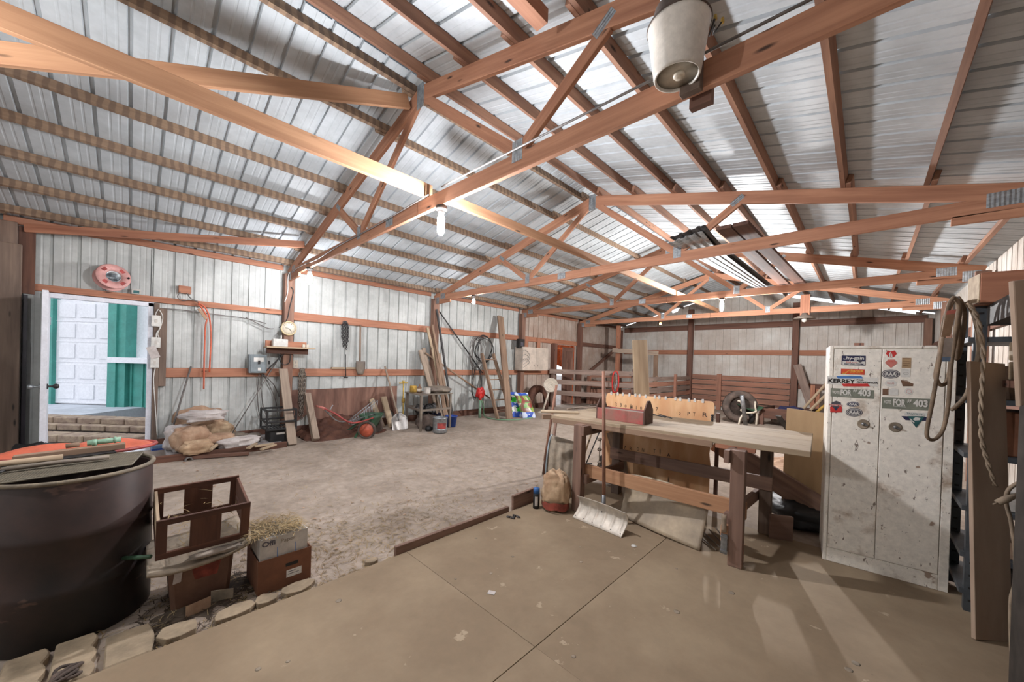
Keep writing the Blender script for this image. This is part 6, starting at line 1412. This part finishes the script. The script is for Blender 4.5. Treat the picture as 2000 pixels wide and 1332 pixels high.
# chips and leaves
q = random.Random(12); m = MB()
for _ in range(420):
    x, y = q.uniform(1.0, 4.95), q.uniform(1.1, 9); a = q.uniform(0, 6.3); s_ = q.uniform(.006, .02); z = dz(x, y) + .004
    m.add([V((x + s_ * math.cos(a + k * 1.57) * (1 if k % 2 else .6), y + s_ * math.sin(a + k * 1.57), z + q.uniform(0, .006))) for k in range(4)], [(0, 1, 2, 3)])
tag(m.build('leaf_litter', 'paper_tan'), 'small pale chips and leaves scattered on the dirt', 'litter', kind='stuff')
# light droppings and scuffs on the plywood
q = random.Random(4); m = MB()
for _ in range(26):
    x, y = q.uniform(5.1, 7.6), q.uniform(1.4, 4.1); s_ = q.uniform(.008, .02); m.lathe([(s_, 0), (s_ * .7, .001), (0, .0012)], (x, y, .0002), 9)
tag(m.build('plaster_spots', 'lid_grey'), 'pale dried splashes scattered over the plywood floor', 'splashes', kind='stuff')
c = PZ(1238, 1067, .0); m = MB(); m.lathe([(.02, 0), (.022, .004), (.018, .008), (0, .009)], c, 14); tag(m.build('white_disc', 'white_plastic'), 'small white disc lying on the plywood before the snow shovel', 'disc')
c = PZ(1001, 1011, 0); m = MB(); chain(m, [c + V((-.04, -.03, .008)), c + V((.03, -.01, .008)), c + V((-.02, .03, .01)), c + V((.05, .04, .008))], .03, .005); tag(m.build('chain_scrap', 'dark_steel'), 'small dark chain scrap on the plywood corner', 'chain')
c = PZ(960, 1158, .0); m = MB(); m.box(c + V((0, 0, .002)), (.045, .035, .003), .5); tag(m.build('paper_scrap', 'paper_white'), 'tiny pale square scrap on the plywood', 'scrap')
# paving stones at the plywood edge
def paver(y0, y1, x0, x1, lab, scal=3):
    n = 18; poly = [(x0, y0), (x1, y0)] + [(x1 - (x1 - x0) * i / n, y1 - .016 * (1 - abs(math.sin(math.pi * scal * i / n)))) for i in range(n + 1)]
    m = MB(); m.prism(poly, (0, 0, -.055), (1, 0, 0), (0, 1, 0), .054); tag(m.build('paving_stone', 'stone', bevel=.006), lab, 'stone')
paver(.785, .918, 4.665, 5.02, 'scalloped paving stone at the bottom left corner of the photo')
paver(.932, 1.068, 4.668, 5.02, 'scalloped paving stone, middle of the three by the drum')
paver(.65, .772, 4.66, 5.02, 'scalloped paving stone left of the others by the plywood')
paver(1.095, 1.262, 4.76, 5.02, 'broad plain paving stone right of the scalloped ones', 1)
for i, (x, y, rx, ry, lab) in enumerate(((4.935, 1.35, .075, .09, 'grey broken stone right of the broad paving stone'), (4.955, 1.575, .06, .11, 'flat broken stone before the tan bin'), (4.95, 1.72, .05, .06, 'small broken stone before the carton corner'), (4.95, 1.89, .06, .1, 'flat broken stone before the brown carton'), (4.97, 2.35, .04, .05, 'small flat stone at the end of the long edge board'))):
    m = MB(); r_ = random.Random(i + 3); pts = [(rx * (1 + r_.uniform(-.25, .15)) * math.cos(a), ry * (1 + r_.uniform(-.25, .15)) * math.sin(a)) for a in [2 * math.pi * k / 8 for k in range(8)]]
    m.prism(pts, (x, y, -.05), (1, 0, 0), (0, 1, .0), .055); tag(m.build('broken_stone', 'stone', bevel=.003), lab, 'stone')
for i, (x, y, a) in enumerate(((4.79, 1.44, .2), (4.75, 1.55, -.5))):
    m = MB(); m.box((x, y, .0), (.006, .11, .07), a, 'Z'); tag(m.build('card_scrap', ('paper_tan', 'lid_grey')[i]), 'torn card scrap leaning on the foot of the tan bin, %s of two' % ('left', 'right')[i], 'card')
c = PZ(128, 1322, 0); m = MB()
for k in range(5): m.tube([c + V((.03 * math.cos(a + k) + .012 * k - .03, .035 * math.sin(a) + .01 * math.sin(k * 2), .014 + .006 * math.sin(2 * a + k))) for a in [2 * math.pi * i / 12 for i in range(12)]], .007, 6, closed=True)
tag(m.build('rope_knot', 'rubber'), 'knotted dark rope lump at the bottom left edge of the plywood', 'rope')

# ------------------------------------------------------------------ lamps
def bulb(P, zc, kind, lab, r=.034, L=.2, mat='lamp_key'):
    P = V(P); t = thing('bulb_lamp', lab, 'lamp', P)
    m = MB(); m.lathe([(.05, zc - P.z), (.05, zc - P.z - .03), (.03, zc - P.z - .04), (.03, .0), (.024, -.02), (0, -.02)], P, 16); m.build('socket', 'dusty_black', t)
    m = MB(); m.lathe([(.02, -.02), (r * .95, -.05), (r, -L * .5), (r * .95, -L * .85), (r * .5, -L), (0, -L - .005)], P, 18); m.build('glowing_bulb', mat, t)
    return t
ZL = ZB - .075
bulb((4.665, 3.05, 2.725), ZL, 0, 'brightest bare bulb hanging under the nearest truss, middle of the photo')
bulb((1.166, 3.05, 2.72), ZL, 0, 'lit bare bulb near the clock post under the left end of a truss', mat='lamp_side')
bulb((1.47, 6.1, 2.715), ZL, 0, 'lit bulb hanging at the left end of the second truss', L=.12, mat='lamp_side')
bulb((5.351, 9.15, 2.73), ZL, 0, 'lit bare bulb under the third truss right of centre', mat='lamp_far')
bulb((4.665, 0, 2.725), ZL, 0, 'added bare fill bulb under the truss behind the photographer, unseen', mat='lamp_fill')  # lamp added out of view to brighten the foreground
bulb((2.917, 12.2, 2.74), ZL, 0, 'small warm orange bulb under the farthest truss', r=.03, L=.08, mat='lamp_warm')
# big unlit barn lamp on the nearest truss
c = PD(1322, 152, 1.70); cz = PD(1322, 55, 1.70).z - c.z
t = thing('barn_lamp', 'big unlit barn lamp with a frosted jar lens on the nearest truss', 'lamp', c)
m = MB(); m.lathe([(.088, .012), (.09, .002), (.097, 0), (.102, .012), (.132, cz - .01), (.136, cz), (.128, cz), (.094, .02), (.088, .012)], c, 36); m.cur = 1; m.lathe([(.089, .013), (0, .012)], c, 30); ln = m.build('jar_lens', ['lens_old', 'cream'], t)
m = MB(); m.lathe([(.006, -.003), (.022, -.004), (.026, .002), (.026, .013), (0, .014)], c + V((.01, 0, 0)), 16); m.build('lens_cap', 'cream', ln)
m = MB(); m.lathe([(.137, cz), (.14, cz + .006), (.115, cz + .012), (.108, cz + .085), (.09, cz + .1), (0, cz + .1)], c, 36); m.build('housing_ring', 'rubber', t)
m = MB(); m.lathe([(.084, cz + .1), (.084, 3.62 - c.z), (0, 3.62 - c.z)], c, 28); m.build('ballast_can', 'grey_box', t)
m = MB(); m.bx((c.x - .02, 2.985, ZB - .12), (c.x + .075, 3.028, ZB + .35)); m.build('mount_board', 'post_grey', t, .003)
m = MB(); m.tube(spline([V((c.x + .14, c.y + .04, c.z + cz - .02)), PD(1385, 70, 1.72), PD(1397, 36, 1.74)]), .004, 6); m.tube(spline([V((c.x + .14, c.y + .05, c.z + cz - .04)), PD(1392, 68, 1.72), PD(1410, 42, 1.74)]), .004, 6); wv = m.build('wires', 'dark_steel', t)
m = MB()
for x, y in ((1397, 35), (1411, 41)): p = PD(x, y, 1.74); m.lathe([(.009, -.008), (.007, .014), (0, .016)], p, 8)
m.build('wire_nuts', 'yellow', wv)
m = MB(); m.bx((c.x + .0, 3.069, ZB - .15), (c.x + .1, 3.11, ZB - .07)); tag(m.build('block_end', 'girt_dark'), 'dark block end behind the chord below the barn lamp', 'block')
# small barn lamp far away
c = V((6.337, 12.1, 2.62)); t = thing('yard_lamp', 'small unlit barn lamp on a board under the farthest truss', 'lamp', c)
m = MB(); m.bx((c.x - .09, 12.17, 2.7), (c.x + .09, 12.21, 3.2)) if False else m.bx((c.x - .09, 12.135, 2.66), (c.x + .09, 12.178, 3.2)); m.build('mount_board', 'girt_wood', t)
m = MB(); m.lathe([(.05, .14), (.06, .1), (.2, .03), (.21, .0), (.19, .0), (.04, .08), (0, .09)], c, 20); m.build('shade', 'dusty_metal', t)
m = MB(); m.lathe([(.03, .06), (.05, .0), (.045, -.06), (0, -.08)], c, 14); m.build('lamp_bulb', 'lens_old', t)
# cable and conduit on the nearest truss
m = MB(); m.tube(spline([V((.35, 3.0, 2.82)), V((.9, 3.018, 2.85)), V((1.6, 3.018, 2.83)), V((2.4, 3.018, 2.87)), V((3.4, 3.018, 2.88)), V((4.5, 3.018, 2.92))]), .007, 6)
tag(m.build('lamp_cable', 'wire_grey'), 'grey lamp cable looping along the left half of the nearest truss', 'cable')
m = MB(); m.tube([V((4.7, 3.018, ZB + .078)), V((6.5, 3.018, ZB + .056)), V((8.4, 3.018, ZB + .03))], .007, 8); tag(m.build('conduit', 'wire_grey'), 'thin metal conduit along the right half of the nearest truss', 'conduit')
# boards laid on or braced between the trusses
def tb(name, p, q, wd, h, mat, lab, up=(0, 0, 1)):
    m = MB(); m.beam(p, q, wd, h, up); return tag(m.build(name, mat, bevel=.003), lab, 'board')
tb('brace_board', V((4.42, -.6, 2.985)), V((4.42, 3.1, 2.985)), .038, .13, 'fresh_wood', 'long orange board ending on the nearest truss above the brightest bulb')
tb('brace_board', V((4.46, 3.2, 2.975)), V((4.46, 12.3, 2.975)), .038, .1, 'fresh_wood', 'long board running back along the trusses from the brightest bulb')
dA = V((4.12, 3.0, 3.93)); e = PY(0, 105, .6) - dA; tb('brace_board', dA, dA + e * 1.25, .038, .13, 'fresh_wood', 'orange brace board sloping from the nearest truss peak to the left')
dA = V((.95, 3.0, 3.03)); tb('brace_board', V((.17, .24, 2.83)), PY(595, 478, 2.99), .038, .1, 'girt_wood', 'dark red board from the plank post to the nearest truss')
tb('brace_board', V((4.29, 3.1, 3.88)), V((4.29, 15.2, 3.86)), .035, .09, 'truss_wood', 'ridge tie board running under the peaks of the trusses') if False else None
# one peak-to-apex board per bay
for k in (1, 2, 3):
    tb('sway_brace', V((4.31, k * S + .03, 3.86)), V((4.31 + .02, (k + 1) * S - .03, 3.0)), .036, .09, 'truss_wood', ['', 'slanting brace from the nearest truss peak down to the second truss', 'slanting brace from the second truss peak down to the third truss', 'slanting brace from the third truss peak down to the farthest'][k]) if False else None
# stored sheets and boards on the trusses
A0, A1 = PY(1322, 482, 6.05), PY(1386, 486, 6.05); C0, C1 = PY(1474, 562, 9.25), PY(1500, 562, 9.25)
zt0 = ZB + .075
m = MB()
def shs(u, v):
    x = (A0.x + (A1.x - A0.x) * u) * (1 - v) + (C0.x + (C1.x - C0.x) * u) * v
    return V((x, 5.75 + 3.65 * v, zt0 + .012 + .012 * (math.sin(u * 4 * 2 * math.pi) > .2) + .07 * max(0, .12 - v) / .12 * u))
m.grid(shs, 40, 14, .003); tag(m.build('metal_sheets', 'galvanised'), 'shiny ribbed metal sheets stored across the second and third trusses', 'sheets')
m = MB(); m.grid(lambda u, v: shs(u, v) + V((.06, -.1, .03)), 40, 14, .003); tag(m.build('metal_sheets', 'dark_steel'), 'upper dark metal sheet lying on the shiny stored sheets', 'sheets')
for i, (xa, xb) in enumerate(((6.2, 6.33), (6.36, 6.55))):
    tb('stored_board', V((xa + .06, 5.6, zt0 + .02)), V((xb, 9.4, zt0 + .02)), .15, .04, 'old_brown', 'dark board stored on the trusses beside the metal sheets, %s of two' % ('left', 'right')[i])
tb('stored_board', PY(1060, 40, 2.9) + V((0, 0, .0)), PY(1060, 40, 2.9) + V((-.02, -2.2, .02)), .09, .09, 'truss_wood', 'reddish timber end poking over the nearest truss at the top of the photo')
# hanging cobweb strings and wire
for i, (x, y0, y1, d_) in enumerate(((1786, 0, 125, 2.4),)):
    if i == 0: pts = [PD(1808, -5, d_), PD(1798, 40, d_), PD(1797, 70, d_), PD(1790, 105, d_), PD(1765, 123, d_)]
    else: pts = [PD(x, y0, d_), PD(x, y1, d_)]
    m = MB(); m.tube(spline(pts), .0025, 4); tag(m.build('hanging_string', 'cobweb'), 'stiff straw dangling from the roof at upper right', 'string')
# wall behind the photographer
wb = MB(); sheet(wb, -.05, WID + .05, lambda s_: (s_, YB - .01, -.1), lambda s_: (s_, YB - .01, roof_z(s_) - .02), (0, -1, 0))
wb.build('wall_back', 'sheet_wall', structure=True)
